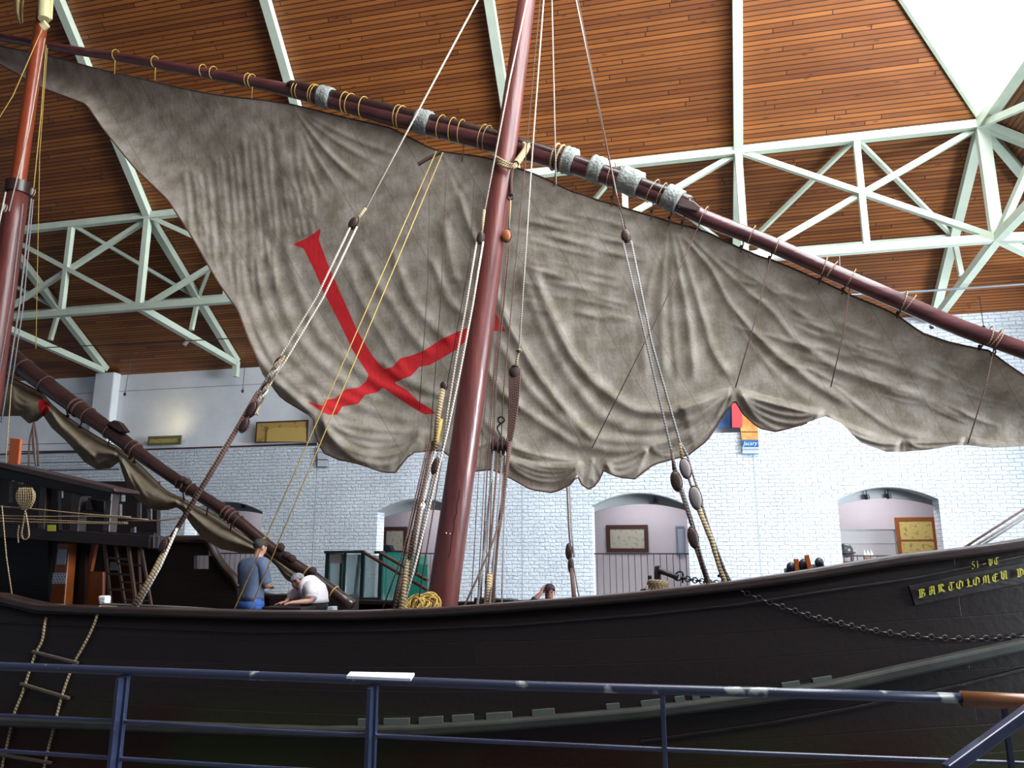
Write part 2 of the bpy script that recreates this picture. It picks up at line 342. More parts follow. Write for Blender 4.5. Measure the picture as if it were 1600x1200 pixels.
A0 = Vector((XA, YB, ZB-.13)); B0 = Vector((XA, 14.08, 6.9)); A1 = Vector((XA+.05, 8.5, ZB-.13)); B1 = Vector((XA, 8.5, 6.9)); Am = (A0+A1)/2; Bm = (B0+B1)/2
for nme, a, b, w_ in (('top_chord', A0, A1, .2), ('bottom_chord', B0, B1, .15), ('post', Am, Bm, .12), ('diagonal', A0, B1, .11), ('diagonal', A1, B0, .11), ('hip_rafter', A0, Vector((XE-.4, YW-.4, ZE+.08)), .15), ('corner_rafter', A0, Vector((XE-.3, YB, ZE+.02)), .15), ('corner_tie', B0, Vector((XE-.35, YB, ZE-.05)), .15), ('corner_tie', B0, Vector((XE-.5, YW-.5, ZE-.02)), .13)):
    m = MB(); m.bar(a, b, w_, w_); m.build(nme, STEEL, o)
# ------------------------------------------------------------------ the ship
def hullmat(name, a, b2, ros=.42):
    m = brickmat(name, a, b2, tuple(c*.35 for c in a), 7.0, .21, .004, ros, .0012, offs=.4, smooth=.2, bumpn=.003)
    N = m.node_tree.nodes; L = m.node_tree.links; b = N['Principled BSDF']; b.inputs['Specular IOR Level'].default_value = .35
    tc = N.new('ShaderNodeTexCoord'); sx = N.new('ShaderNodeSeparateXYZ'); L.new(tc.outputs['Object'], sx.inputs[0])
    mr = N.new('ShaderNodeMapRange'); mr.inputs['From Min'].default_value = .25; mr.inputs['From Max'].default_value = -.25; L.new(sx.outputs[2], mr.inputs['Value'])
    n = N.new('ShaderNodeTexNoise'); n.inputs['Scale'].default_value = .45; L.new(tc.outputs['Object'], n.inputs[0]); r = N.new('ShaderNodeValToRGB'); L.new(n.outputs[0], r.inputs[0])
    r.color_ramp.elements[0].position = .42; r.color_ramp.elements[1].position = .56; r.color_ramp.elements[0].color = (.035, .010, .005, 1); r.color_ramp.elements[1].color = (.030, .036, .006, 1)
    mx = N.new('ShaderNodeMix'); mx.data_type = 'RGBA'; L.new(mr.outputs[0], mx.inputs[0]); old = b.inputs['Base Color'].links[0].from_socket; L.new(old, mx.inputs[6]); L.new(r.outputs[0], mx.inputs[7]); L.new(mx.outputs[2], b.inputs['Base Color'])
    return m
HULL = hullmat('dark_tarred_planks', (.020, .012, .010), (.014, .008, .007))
DARKW = mat('dark_brown_wood', (.012, .0065, .006), .5, bump=.3, bscale=12, var=.3, vscale=4, stretch=(.4, 2, 2))
CAPW = mat('cap_rail_wood', (.035, .022, .020), .32, bump=.2, bscale=12, var=.25, vscale=5, stretch=(.4, 2, 2))
GREYW = mat('weathered_grey_wale', (.035, .036, .03), .6, var=.3, vscale=4)
MASTW = mat('varnished_mast_wood', (.13, .036, .032), .36, bump=.25, bscale=8, var=.35, vscale=3, stretch=(3, 3, .3), coat=.12)
SPARW = mat('dark_varnished_spar', (.085, .026, .028), .33, bump=.25, bscale=8, var=.35, vscale=3, stretch=(.5, 3, 3), coat=.3)
DSPAR = mat('near_black_spar', (.030, .013, .012), .38, bump=.25, bscale=8, var=.3, vscale=3, coat=.25)
ORNG = mat('orange_varnished_wood', (.36, .085, .012), .35, var=.25, vscale=4)
GOLD = mat('gold_lettering_paint', (.55, .50, .06), .5)
ship = empty('caravel', (-3.3, 10, -3.5), 'large dark wooden sailing ship filling the foreground with its planked hull', 'ship')
GPX = [(-500, 905), (-200, 918), (-60, 922), (0, 928), (60, 944), (150, 948), (300, 952), (420, 955), (560, 955), (700, 949), (820, 940), (900, 934), (1000, 925), (1140, 909), (1250, 893), (1400, 868), (1500, 857), (1600, 843), (1750, 815), (1950, 770)]
def yplan(X):
    if X > 0: return 7.3+2.7*min(1, X/7.6)**2
    if X < -9: return 7.3+.022*(-9-X)**2
    return 7.3
def tum(z):
    return float(np.interp(z, [-3.4, -2.6, -1.6, -.8, 0, .5, 1.1, 1.8, 3], [2.4, 1.1, .25, -.06, -.12, -.07, 0, .0, .0]))
def Yh(X, z): return yplan(X)+tum(z)*(1 if X < 5 else max(0, (7.6-X)/2.6))
def onhull(u, v, off=0):
    Y = 7.3
    for _ in range(25): p = P(u, v, Y); Y = Y*.4+(Yh(p.x, p.z)-off)*.6
    return P(u, v, Y)
GP = [onhull(u, v) for u, v in GPX]
GX = [p.x for p in GP]; GZ = [p.z for p in GP]
def zg(X): return float(np.interp(X, GX, GZ))
sx_ = [-16+i*.35 for i in range(68)]; sx_ = [x for x in sx_ if x < 7.5]+[7.58]
def hullside(side):
    m = MB(); nz = 22; rows = []
    for X in sx_:
        zt = zg(X)-(0 if side > 0 else .27); col = []
        for k in range(nz+1):
            z = zt+(-3.4-zt)*(k/nz); y = Yh(X, z)
            if side < 0: y = 20-y
            col.append((X, y, z))
        rows.append(col)
    for i in range(len(rows)-1):
        for k in range(nz):
            a, b, c, d = rows[i][k], rows[i+1][k], rows[i+1][k+1], rows[i][k+1]
            bz = lambda q: (q[0]+30, (zg(q[0])-q[2]) if False else q[2]+20-zg(q[0])*.55)
            m.quad(a, b, c, d, [bz(a), bz(b), bz(c), bz(d)])
    return m
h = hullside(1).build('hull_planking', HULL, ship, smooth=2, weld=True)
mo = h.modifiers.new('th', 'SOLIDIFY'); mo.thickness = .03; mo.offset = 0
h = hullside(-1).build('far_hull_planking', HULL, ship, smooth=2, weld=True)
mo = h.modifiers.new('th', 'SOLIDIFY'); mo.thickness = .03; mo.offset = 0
dk = MB()
for a, b in zip(sx_, sx_[1:]):
    dk.quad((a, Yh(a, 0)+.12, .02), (b, Yh(b, 0)+.12, .02), (b, 19.88-Yh(b, 0), -.05), (a, 19.88-Yh(a, 0), -.05), [(a, 0), (b, 0), (b, 5), (a, 5)])
dk.build('deck', brickmat('deck_planks', (.12, .08, .05), (.10, .065, .04), (.02, .015, .01), 3, .14, .006), ship)
def strake(name, pts, w_, h_, m_, parent=ship):      # strip of wood running along a 3-D path
    m = MB(); n = len(pts); pts = [Vector(p) for p in pts]
    for i, p in enumerate(pts):
        d = (pts[min(i+1, n-1)]-pts[max(i-1, 0)]); o_ = Vector((d.y, -d.x, 0)).normalized(); upv = o_.cross(d.normalized()); upv = upv if upv.z > 0 else -upv
        for a, b in ((-.5, -.5), (.5, -.5), (.5, .5), (-.5, .5)): m.v.append(tuple(p+o_*(a*w_)+upv*(b*h_)))
        if i:
            q = 4*i
            for j in range(4): m.face((q-4+j, q-4+(j+1) % 4, q+(j+1) % 4, q+j))
    m.face((0, 1, 2, 3)); q = 4*(n-1); m.face((q+3, q+2, q+1, q))
    return m.build(name, m_, parent, bevel=min(w_, h_)*.25)
cap = [Vector((X, Yh(X, zg(X))+.03, zg(X)-.035)) for X in np.arange(-15, 7.4, .3)]
strake('cap_rail', cap, .24, .075, CAPW)
cap2 = [Vector((X, 20-Yh(X, zg(X))-.03, zg(X)-.27)) for X in np.arange(-9.1, 7.4, .3)]
strake('far_cap_rail', cap2, .22, .07, DARKW)
def hullline(name, pix, w_, h_, m_): return strake(name, [onhull(u, v, off=w_*.3) for u, v in pix], w_, h_, m_)
def dens(pix, step=45):
    out = []
    for a, b in zip(pix, pix[1:]):
        n = max(1, int(abs(b[0]-a[0])/step))
        out += [(a[0]+(b[0]-a[0])*i/n, a[1]+(b[1]-a[1])*i/n) for i in range(n)]
    return out+[pix[-1]]
hullline('rubbing_strake', dens([(-200, 936), (0, 943), (60, 957), (300, 964), (420, 967), (560, 967), (700, 961), (820, 953), (1000, 938), (1140, 922), (1250, 907), (1400, 882), (1500, 870), (1600, 856), (1750, 830)]), .05, .025, DARKW)
hullline('rubbing_strake', dens([(-200, 962), (0, 972), (200, 980), (400, 988), (600, 985), (800, 977), (1000, 961), (1150, 945), (1300, 922), (1430, 903), (1600, 868), (1750, 840)]), .045, .022, DARKW)
hullline('wale', dens([(-200, 1118), (0, 1126), (200, 1133), (500, 1143), (650, 1141), (800, 1131), (1000, 1114), (1200, 1088), (1300, 1072), (1400, 1050), (1500, 1028), (1600, 1006), (1700, 984), (1850, 948), (1980, 915)]), .16, .09, GREYW)
hullline('wale', dens([(1000, 1158), (1200, 1130), (1330, 1106), (1500, 1070), (1700, 1020), (1850, 980)]), .05, .03, DARKW)
for u0, u1 in ((560, 590), (600, 640), (655, 692), (707, 740), (760, 800), (832, 866), (948, 968), (1002, 1034), (1055, 1070), (1082, 1094), (1110, 1125), (1222, 1250), (1270, 1300)):
    ci = lambda u: float(np.interp(u, [500, 640, 800, 1000, 1200, 1300], [1130, 1128, 1118, 1102, 1077, 1062]))
    m = MB(); a = onhull(u0, ci(u0)-1, .03); b = onhull(u1, ci(u1)-1, .03); m.bar(a, b, .03, .055); m.build('scupper_lining', mat('pale_scupper_lining', (.10, .115, .10), .7) if u0 == 560 else bpy.data.materials['pale_scupper_lining'], ship)
# name board and gilded blackletter characters drawn with a broad nib
GL = {'B': [[(.15, 1), (.15, .05)], [(0, .95), (.2, 1), (.65, .95), (.75, .72), (.45, .55), (.8, .4), (.75, .1), (.35, 0), (0, .08)], [(.42, .9), (.42, .1)]],
 'A': [[(.12, .75), (.3, 1), (.75, .95), (.75, .05), (.9, 0)], [(.2, .6), (.15, .1), (.35, 0)], [(.15, .5), (.75, .5)], [(.45, .9), (.45, .1)]],
 'R': [[(.15, 1), (.15, .05), (.0, 0)], [(0, .95), (.6, .98), (.75, .75), (.35, .5), (.85, .0)], [(.4, .9), (.4, .1)]],
 'T': [[(.05, .85), (.3, 1), (.9, .92)], [(.45, .9), (.15, .55), (.2, .12), (.5, 0), (.85, .15)], [(.52, .85), (.52, .2)]],
 'O': [[(.5, 1), (.12, .75), (.1, .25), (.5, 0), (.88, .25), (.88, .75), (.5, 1)], [(.5, .85), (.45, .15)]],
 'L': [[(.1, .9), (.35, 1), (.4, .15), (.1, .05)], [(.2, .08), (.55, .1), (.9, .05)], [(.25, .55), (.6, .6)]],
 'M': [[(.0, 0), (.2, .2), (.2, .9), (.4, 1), (.5, .85), (.5, .1)], [(.5, .85), (.8, 1), (.85, .1), (1, 0)]],
 'E': [[(.8, .9), (.4, 1), (.1, .65), (.15, .2), (.5, 0), (.85, .12)], [(.15, .55), (.7, .6)], [(.45, .9), (.42, .1)]],
 'U': [[(0, .95), (.2, 1), (.2, .2), (.45, 0), (.75, .12)], [(.6, 1), (.8, .92), (.8, 0), (.95, .05)], [(.5, .85), (.5, .15)]],
 'D': [[(.0, .95), (.5, 1), (.85, .7), (.8, .2), (.4, 0), (.05, .06)], [(.2, .95), (.2, .05)], [(.48, .9), (.48, .12)]],
 '5': [[(.8, 1), (.3, .95), (.25, .6), (.7, .55), (.8, .2), (.4, 0), (.1, .1)]], '1': [[(.25, .85), (.5, 1), (.5, 0)]], '-': [[(.2, .45), (.8, .5)]],
 'V': [[(.05, .95), (.25, 1), (.2, .35), (.5, 0), (.8, .3), (.8, .95)], [(.5, .95), (.5, .1)]], 'C': [[(.85, .9), (.45, 1), (.12, .65), (.15, .2), (.5, 0), (.85, .15)], [(.48, .9), (.48, .1)]]}
def letters(name, parts, off):
    m = MB(); nib = .085
    for ch, (u0, v0), (u1, v1), hpx in parts:         # baseline from (u0,v0) to (u1,v1)
        for st in GL[ch]:
            for a, b in zip(st, st[1:]):
                q = [(a[0]-nib, a[1]-nib*.6), (a[0]+nib, a[1]+nib*.6), (b[0]+nib, b[1]+nib*.6), (b[0]-nib, b[1]-nib*.6)]
                pp = [onhull(u0+(u1-u0)*x-hpx*y*.08, v0+(v1-v0)*x-hpx*y, off) for x, y in q]
                if ((pp[1]-pp[0]).cross(pp[2]-pp[0])).y > 0: pp = pp[::-1]
                m.prism(pp, (0, -.006, 0))
    return m.build(name, GOLD, ship)
nm = []
for i, (ch, u, v) in enumerate([('B', 1436, 934), ('A', 1451, 930), ('R', 1466, 926.5), ('T', 1481, 923.5), ('O', 1494, 921), ('L', 1509, 918), ('O', 1520, 915.5), ('M', 1535, 913), ('E', 1550, 910), ('U', 1563, 906), ('D', 1589, 902), ('I', 1605, 899)]):
    if ch in GL: nm.append((ch, (u, v), (u+11.5, v-2.3), 12.5))
nb = [onhull(u, v, .02) for u, v in dens([(1424, 931), (1450, 925.5), (1500, 915), (1550, 905), (1620, 891), (1720, 871)], 12)]
strake('name_board', nb, .02, .17, DARKW)
for q in nm: letters('ship_name_letter', [q], .045)
for q in [('5', (1518, 889), (1524, 888), 11), ('1', (1524, 888), (1531, 887), 11), ('-', (1534, 886), (1542, 885), 9), ('V', (1544, 885), (1552, 883.5), 11), ('C', (1553, 883), (1562, 881), 11)]: letters('registration_character', [q], .035)
# cathead lead across the deck near the pin rail etc. are separate things (below)
# ---- after castle
def bp(m, u0, v0, u1, v1, Y, th):
    a = P(u0, v0, Y); b = P(u1, v1, Y); m.bx(a.x, b.x, Y, Y+th, a.z, b.z); return m
def slab(m, pts, Y, th): m.prism([P(u, v, Y) for u, v in pts], (0, th, 0)); return m
Yc = 8.25
m = MB(); slab(m, [(-250, 700), (0, 722), (178, 763), (180, 768), (170, 770), (0, 731), (-250, 710)], Yc-.12, .45); m.build('castle_rail_cap', CAPW, ship, bevel=.01)
m = MB(); slab(m, [(-250, 712), (0, 731), (174, 769), (172, 783), (0, 747), (-250, 725)], Yc, .12); m.build('castle_rail', DARKW, ship, bevel=.01)
m = MB(); slab(m, [(-250, 805), (0, 822), (240, 838), (240, 857), (0, 840), (-250, 825)], Yc-.02, .2); m.build('castle_deck_beam', DARKW, ship, bevel=.01)
m = MB(); a_ = P(-250, 812, Yc); b_ = P(240, 840, Yc); c_ = P(262, 844, 12.3); m.prism([(a_.x-3, Yc, b_.z), (b_.x, Yc, b_.z), (c_.x, 12.3, b_.z), (a_.x-3, 12.3, b_.z)], (0, 0, .06)); m.build('castle_deck', DARKW, ship)
m = MB(); a_ = P(240, 847, Yc); m.bar(a_, (c_.x, 12.3, a_.z), .12, .16); m.build('castle_deck_beam', DARKW, ship, bevel=.01)
for u0, u1, vt in ((-30, -12, 735), (60, 70, 745), (110, 123, 757), (162, 172, 768)):
    m = MB(); slab(m, [(u0+3, vt), (u1+3, vt+2), (u1-2, 832), (u0-2, 830)], Yc+.01, .14); m.build('castle_post', CAPW, ship, bevel=.01)
m = MB(); slab(m, [(-250, 735), (14, 742), (14, 822), (-250, 810)], Yc+.05, .05); slab(m, [(45, 750), (62, 750), (60, 825), (43, 822)], Yc+.05, .05); m.build('castle_panel', DARKW, ship)
m = MB(); slab(m, [(14, 742), (50, 752), (48, 757), (14, 747)], Yc+.05, .05); m.build('castle_panel', DARKW, ship); m = MB(); slab(m, [(14, 785), (48, 788), (47, 824), (14, 820)], Yc+.05, .05); m.build('castle_panel', DARKW, ship)
m = MB(); slab(m, [(70, 752), (90, 757), (92, 828), (70, 826)], Yc+.06, .05); m.build('castle_panel', DARKW, ship)
m = MB(); slab(m, [(125, 795), (163, 800), (163, 812), (125, 806)], Yc+.05, .1); slab(m, [(140, 780), (163, 783), (163, 800), (146, 800)], Yc+.2, .1); m.build('castle_rail_lower', DARKW, ship, bevel=.01)
Yf = 12.1                                            # far side of the castle with its openings
def holes(m, u0, v0, u1, v1, hs, Y, th):             # wall of boxes around rectangular openings
    us = sorted({u0, u1}|{q for h_ in hs for q in (h_[0], h_[2])})
    for a, b in zip(us, us[1:]):
        mid = (a+b)/2; cuts = sorted([(h_[1], h_[3]) for h_ in hs if h_[0] < mid < h_[2]]); v = v0
        for c0, c1 in cuts:
            if c0 > v: slab(m, [(a, v), (b, v), (b, c0), (a, c0)], Y, th)
            v = c1
        if v1 > v: slab(m, [(a, v), (b, v), (b, v1), (a, v1)], Y, th)
m = MB(); holes(m, -250, 752, 245, 845, [(28, 751, 36, 757), (132, 767, 149, 777), (90, 760, 99, 778), (184, 773, 196, 784), (181, 787, 191, 806), (214, 784, 221, 810), (230, 794, 238, 812), (204, 823, 213, 832), (228, 828, 231, 832)], Yf, .1); m.build('far_castle_bulwark', DARKW, ship)
m = MB(); slab(m, [(170, 756), (236, 763), (240, 770), (170, 764)], Yf-.1, .3); m.build('far_castle_rail', DARKW, ship, bevel=.01)
m = MB(); slab(m, [(-250, 835), (262, 843), (326, 843), (326, 868), (314, 868), (303, 868), (303, 889), (326, 889), (326, 868.1), (340, 872), (352, 892), (362, 905), (371, 914), (371, 960), (-250, 960)], 12.35, .1); m.build('far_quarter_bulwark', DARKW, ship, fix=True)
m = MB(); pts = spline([P(u, v, 12.3) for u, v in [(262, 843), (300, 843), (325, 845), (338, 868), (352, 888), (366, 903), (374, 917)]], 5); m.tube(pts, .075, 8); m.build('quarter_bulwark_cap', CAPW, ship, smooth=True)
m = MB(); slab(m, [(-250, 838), (75, 838), (75, 960), (-250, 960)], 9.6, .08); m.build('cabin_bulkhead', DARKW, ship)
m = MB(); slab(m, [(108, 850), (134, 850), (131, 960), (100, 960)], 9.7, .1); m.build('cabin_bulkhead', DARKW, ship)
m = MB(); slab(m, [(90, 848), (108, 848), (99, 960), (75, 960)], 9.5, .16); m.build('cabin_door_post', ORNG, ship, bevel=.015)
m = MB(); slab(m, [(136, 893), (161, 893), (160, 960), (130, 960)], 9.75, .06); m.build('cabin_door', ORNG, ship, bevel=.015)
m = MB(); slab(m, [(143, 850), (150, 850), (141, 893), (134, 893)], 9.75, .06); m.build('cabin_door_post', ORNG, ship)
m = MB(); slab(m, [(161, 850), (215, 855), (220, 960), (160, 960)], 10.6, .06); m.build('cabin_bulkhead', mat('dark_red_wood', (.06, .016, .008), .5), ship)
# masts
def taper(m, a, b, r0, r1, n=14, k=24):
    a = Vector(a); b = Vector(b); m.tube([a.lerp(b, i/n) for i in range(n+1)], [r0+(r1-r0)*(i/n)**1.2 for i in range(n+1)], k); return m
mb0 = P(689, 958, 10.0); mt0 = P(823, 0, 10.0); dd = (mt0-mb0)
mainmast = taper(MB(), mb0-dd*.11, mt0+dd*.2, .212, .118).build('main_mast', MASTW, ship, smooth=2)
m = MB(); a = P(722, 700, 9.8); m.tube(spline([on(P(719, 760, 9.79), P(697, 900, 9.78), v) + Vector((.012*sin(v*.3), 0, 0)) for v in range(765, 880, 12)], 2), .006, 5)
m.build('mast_crack', mat('crack_black', (.01, .005, .005), .9), mainmast)
m = MB(); m.ell(P(697, 833, 9.77), (.012, .01, .012)); m.build('mast_pin', mat('pale_metal_pin', (.6, .6, .6), .3, metal=.8), mainmast); m = MB(); m.ell(P(703, 834, 9.77), (.01, .01, .01)); m.build('mast_pin', mat('pale_metal', (.6, .6, .6), .3, metal=.8), mainmast)
z0 = P(-38, 760, 10.0); z1 = P(67, 20, 10.0); d2 = z1-z0
mm = MB(); taper(mm, z0-d2*.45, z0.lerp(z1, .60), .215, .175); mm.build('mizzen_mast', MASTW, ship, smooth=2)
mm = MB(); taper(mm, z0.lerp(z1, .58)+Vector((0, -.02, 0)), z1+d2*.06, .125, .10); mm.build('mizzen_topmast', mat('red_varnished_wood', (.26, .05, .02), .3, bump=.2, bscale=8, coat=.3), ship, smooth=2)
m = MB(); q = z0.lerp(z1, .595); m.tube([q-d2*.012, q+d2*.012], .21, 20); m.build('mast_cap', DSPAR, ship, smooth=True)
WHT = mat('cream_painted_block', (.62, .56, .30), .5)
m = MB(); m.tube([P(69, 30, 9.85), P(70, 2, 9.85)], .10, 12); m.build('mast_head_block', WHT, ship, smooth=True, bevel=.01)
m = MB(); m.tube([P(66, 42, 9.82), P(73, 37, 9.82)], .07, 12); m.build('mast_head_block', WHT, ship, smooth=True)
m = MB(); m.tube([P(79, 30, 9.9), P(81, -5, 9.9)], .03, 10); m.build('mast_head_rod', WHT, ship, smooth=True)
# inner ladder to the castle deck
o = empty('ship_ladder', P(185, 950, 9.0), 'thin brown wooden ladder leaning up to the raised stern deck', 'ladder')
a0, a1 = P(174, 955, 8.9), P(161, 830, 8.35); b0, b1 = P(214, 955, 8.9), P(198, 835, 8.35)
LADW = mat('dull_ladder_wood', (.10, .06, .045), .6)
for a, b in ((a0, a1), (b0, b1)): MB().bar(a, b, .03, .05).build('side_rail', LADW, o)
for t in (.08, .28, .48, .68, .86): MB().bar(a0.lerp(a1, t), b0.lerp(b1, t), .03, .025).build('rung', LADW, o)
o = empty('ship_ladder', P(200, 950, 8.7), 'second dark ladder half hidden behind the first one under the stern deck', 'ladder')
a0, a1 = P(197, 955, 9.1), P(178, 838, 8.5); b0, b1 = P(238, 955, 9.1), P(219, 845, 8.5)
for a, b in ((a0, a1), (b0, b1)): MB().bar(a, b, .025, .04).build('side_rail', LADW, o)
for t in (.15, .4, .65): MB().bar(a0.lerp(a1, t), b0.lerp(b1, t), .025, .02).build('rung', LADW, o)
# notices
def papermat(name, n, bars, bg=(.75, .78, .85)):
    m = bpy.data.materials.new(name); m.use_nodes = True; N = m.node_tree.nodes; L = m.node_tree.links; b = N['Principled BSDF']
    tc = N.new('ShaderNodeTexCoord'); wv = N.new('ShaderNodeTexBrick'); L.new(tc.outputs['UV'], wv.inputs[0]); wv.inputs['Scale'].default_value = 1
    wv.inputs['Row Height'].default_value = 1/n; wv.inputs['Brick Width'].default_value = .23; wv.inputs['Mortar Size'].default_value = bars
    wv.inputs['Color1'].default_value = (.12, .12, .2, 1); wv.inputs['Color2'].default_value = (.25, .25, .33, 1); wv.inputs['Mortar'].default_value = (*bg, 1)
    L.new(wv.outputs[0], b.inputs['Base Color']); return m
def paper(u0, v0, u1, v1, Y, mt, label, name='paper_notice', cat='notice', group=None, th=.004, skew=0):
    m = MB(); a, b, c, d = P(u0, v1, Y), P(u1, v1, Y), P(u1+skew, v0, Y), P(u0+skew, v0, Y)
    m.v = [tuple(a), tuple(b), tuple(c), tuple(d)]+[tuple(q+Vector((0, th, 0))) for q in (a, b, c, d)]
    m.face((0, 1, 2, 3), [(0, 0), (1, 0), (1, 1), (0, 1)])
    for f in ((7, 6, 5, 4), (0, 4, 5, 1), (1, 5, 6, 2), (2, 6, 7, 3), (3, 7, 4, 0)): m.face(f)
    return tag(m.build(name, mt, fix=False), label, cat, group)
paper(88, 858, 102, 882, 9.48, papermat('faint_notice', 14, .03, (.6, .64, .75)), 'upper white paper notice on the orange door post of the stern cabin', skew=3)
paper(81, 895, 102, 912, 9.48, papermat('bold_notice', 4, .07), 'lower white notice with four dark lines on the orange door post', skew=2)
paper(74, 820, 87, 830, 8.2, mat('yellow_card', (.50, .48, .05), .6), 'small yellow card stuck on the dark stern deck beam', 'yellow_card', 'card')
paper(172, 878, 184, 891, 8.7, mat('grey_card', (.25, .25, .27), .6), 'dim grey card hanging behind the ladder in the stern cabin', 'grey_card', 'card')
m = MB(); slab(m, [(152, 931), (165, 931), (164, 945), (154, 946)], 8.0, .1); tag(m.build('white_rag', mat('white_cloth', (.75, .78, .8), .9, bump=.5), bevel=.02), 'small white cloth bundle tied at the gunwale by the rope ladder', 'cloth')
# ------------------------------------------------------------------ sails
def sailmat(name, base, dark, cross=True):
    m = bpy.data.materials.new(name); m.use_nodes = True; N = m.node_tree.nodes; L = m.node_tree.links; b = N['Principled BSDF']
    b.inputs['Roughness'].default_value = .85; tc = N.new('ShaderNodeTexCoord')
    def noise(scale, det=5, st=(1, 1, 1)):
        mp = N.new('ShaderNodeMapping'); mp.inputs['Scale'].default_value = st; L.new(tc.outputs['UV'], mp.inputs[0])
        n = N.new('ShaderNodeTexNoise'); n.inputs['Scale'].default_value = scale; n.inputs['Detail'].default_value = det; L.new(mp.outputs[0], n.inputs[0]); return n
    n = noise(3.2); r = N.new('ShaderNodeValToRGB'); L.new(n.outputs[0], r.inputs[0]); r.color_ramp.elements[0].position = .35; r.color_ramp.elements[1].position = .62
    r.color_ramp.elements[0].color = (*dark, 1); r.color_ramp.elements[1].color = (*base, 1)
    n2 = noise(26, 6); r2 = N.new('ShaderNodeValToRGB'); L.new(n2.outputs[0], r2.inputs[0]); r2.color_ramp.elements[0].position = .3; r2.color_ramp.elements[0].color = (.72, .70, .66, 1); r2.color_ramp.elements[1].color = (1, 1, 1, 1)
    mx = N.new('ShaderNodeMix'); mx.data_type = 'RGBA'; mx.blend_type = 'MULTIPLY'; mx.inputs[0].default_value = 1; L.new(r.outputs[0], mx.inputs[6]); L.new(r2.outputs[0], mx.inputs[7])
    # rust and mildew spots
    n3 = noise(9, 3); r3 = N.new('ShaderNodeValToRGB'); L.new(n3.outputs[0], r3.inputs[0]); r3.color_ramp.elements[0].position = .66; r3.color_ramp.elements[1].position = .8
    r3.color_ramp.elements[0].color = (0, 0, 0, 1); r3.color_ramp.elements[1].color = (.5, .5, .5, 1)
    mx3 = N.new('ShaderNodeMix'); mx3.data_type = 'RGBA'; L.new(r3.outputs[0], mx3.inputs[0]); L.new(mx.outputs[2], mx3.inputs[6]); mx3.inputs[7].default_value = (.16, .10, .05, 1)
    # sewn seams between cloths, as an attribute measured across the cloths
    at = N.new('ShaderNodeAttribute'); at.attribute_name = 'seam'; ws = N.new('ShaderNodeMath'); ws.operation = 'PINGPONG'; ws.inputs[1].default_value = .5; L.new(at.outputs['Fac'], ws.inputs[0])
    ls = N.new('ShaderNodeMath'); ls.operation = 'LESS_THAN'; ls.inputs[1].default_value = .011; L.new(ws.outputs[0], ls.inputs[0])
    sm = N.new('ShaderNodeMath'); sm.operation = 'MULTIPLY'; sm.inputs[1].default_value = .38; L.new(ls.outputs[0], sm.inputs[0])
    mx4 = N.new('ShaderNodeMix'); mx4.data_type = 'RGBA'; L.new(sm.outputs[0], mx4.inputs[0]); L.new(mx3.outputs[2], mx4.inputs[6]); mx4.inputs[7].default_value = (.09, .07, .05, 1)
    ac = N.new('ShaderNodeAttribute'); ac.attribute_name = 'cross'; lt = N.new('ShaderNodeMath'); lt.operation = 'LESS_THAN'; lt.inputs[1].default_value = 0; L.new(ac.outputs['Fac'], lt.inputs[0])
    mx5 = N.new('ShaderNodeMix'); mx5.data_type = 'RGBA'; L.new(lt.outputs[0], mx5.inputs[0]); L.new(mx4.outputs[2], mx5.inputs[6])
    rd = N.new('ShaderNodeMix'); rd.data_type = 'RGBA'; rd.blend_type = 'MULTIPLY'; rd.inputs[0].default_value = .6; rd.inputs[6].default_value = (.58, .012, .018, 1); L.new(r2.outputs[0], rd.inputs[7]); L.new(rd.outputs[2], mx5.inputs[7])
    L.new(mx5.outputs[2], b.inputs['Base Color'])
    wn = noise(70, 3); wn2 = noise(1.0, 4, (14, 5, 1)); ad = N.new('ShaderNodeMath'); ad.operation = 'MULTIPLY_ADD'; ad.inputs[1].default_value = .22; L.new(wn.outputs[0], ad.inputs[0]); L.new(wn2.outputs[0], ad.inputs[2])
    bp = N.new('ShaderNodeBump'); bp.inputs['Distance'].default_value = .02; bp.inputs['Strength'].default_value = .7; bp.inputs['Strength'].default_value = .5; L.new(ad.outputs[0], bp.inputs['Height']); L.new(bp.outputs[0], b.inputs['Normal'])
    tr = N.new('ShaderNodeBsdfTranslucent'); L.new(mx5.outputs[2], tr.inputs[0]); ms = N.new('ShaderNodeMixShader'); ms.inputs[0].default_value = .16
    L.new(b.outputs[0], ms.inputs[1]); L.new(tr.outputs[0], ms.inputs[2]); L.new(ms.outputs[0], N['Material Output'].inputs[0])
    return m
SAIL = sailmat('weathered_canvas', (.42, .38, .335), (.26, .222, .172))
SAIL2 = sailmat('old_tan_canvas', (.30, .25, .18), (.21, .17, .11))
def resample(keys, n):
    k = np.array(keys, float); T = k[:, :2]; B = k[:, 2:]
    L = np.concatenate([[0], np.cumsum(.5*np.hypot(*(np.diff(T, axis=0).T))+.5*np.hypot(*(np.diff(B, axis=0).T)))])
    s = np.linspace(0, L[-1], n); f = lambda c: np.interp(s, L, c)
    return np.stack([f(T[:, 0]), f(T[:, 1])], 1), np.stack([f(B[:, 0]), f(B[:, 1])], 1), s
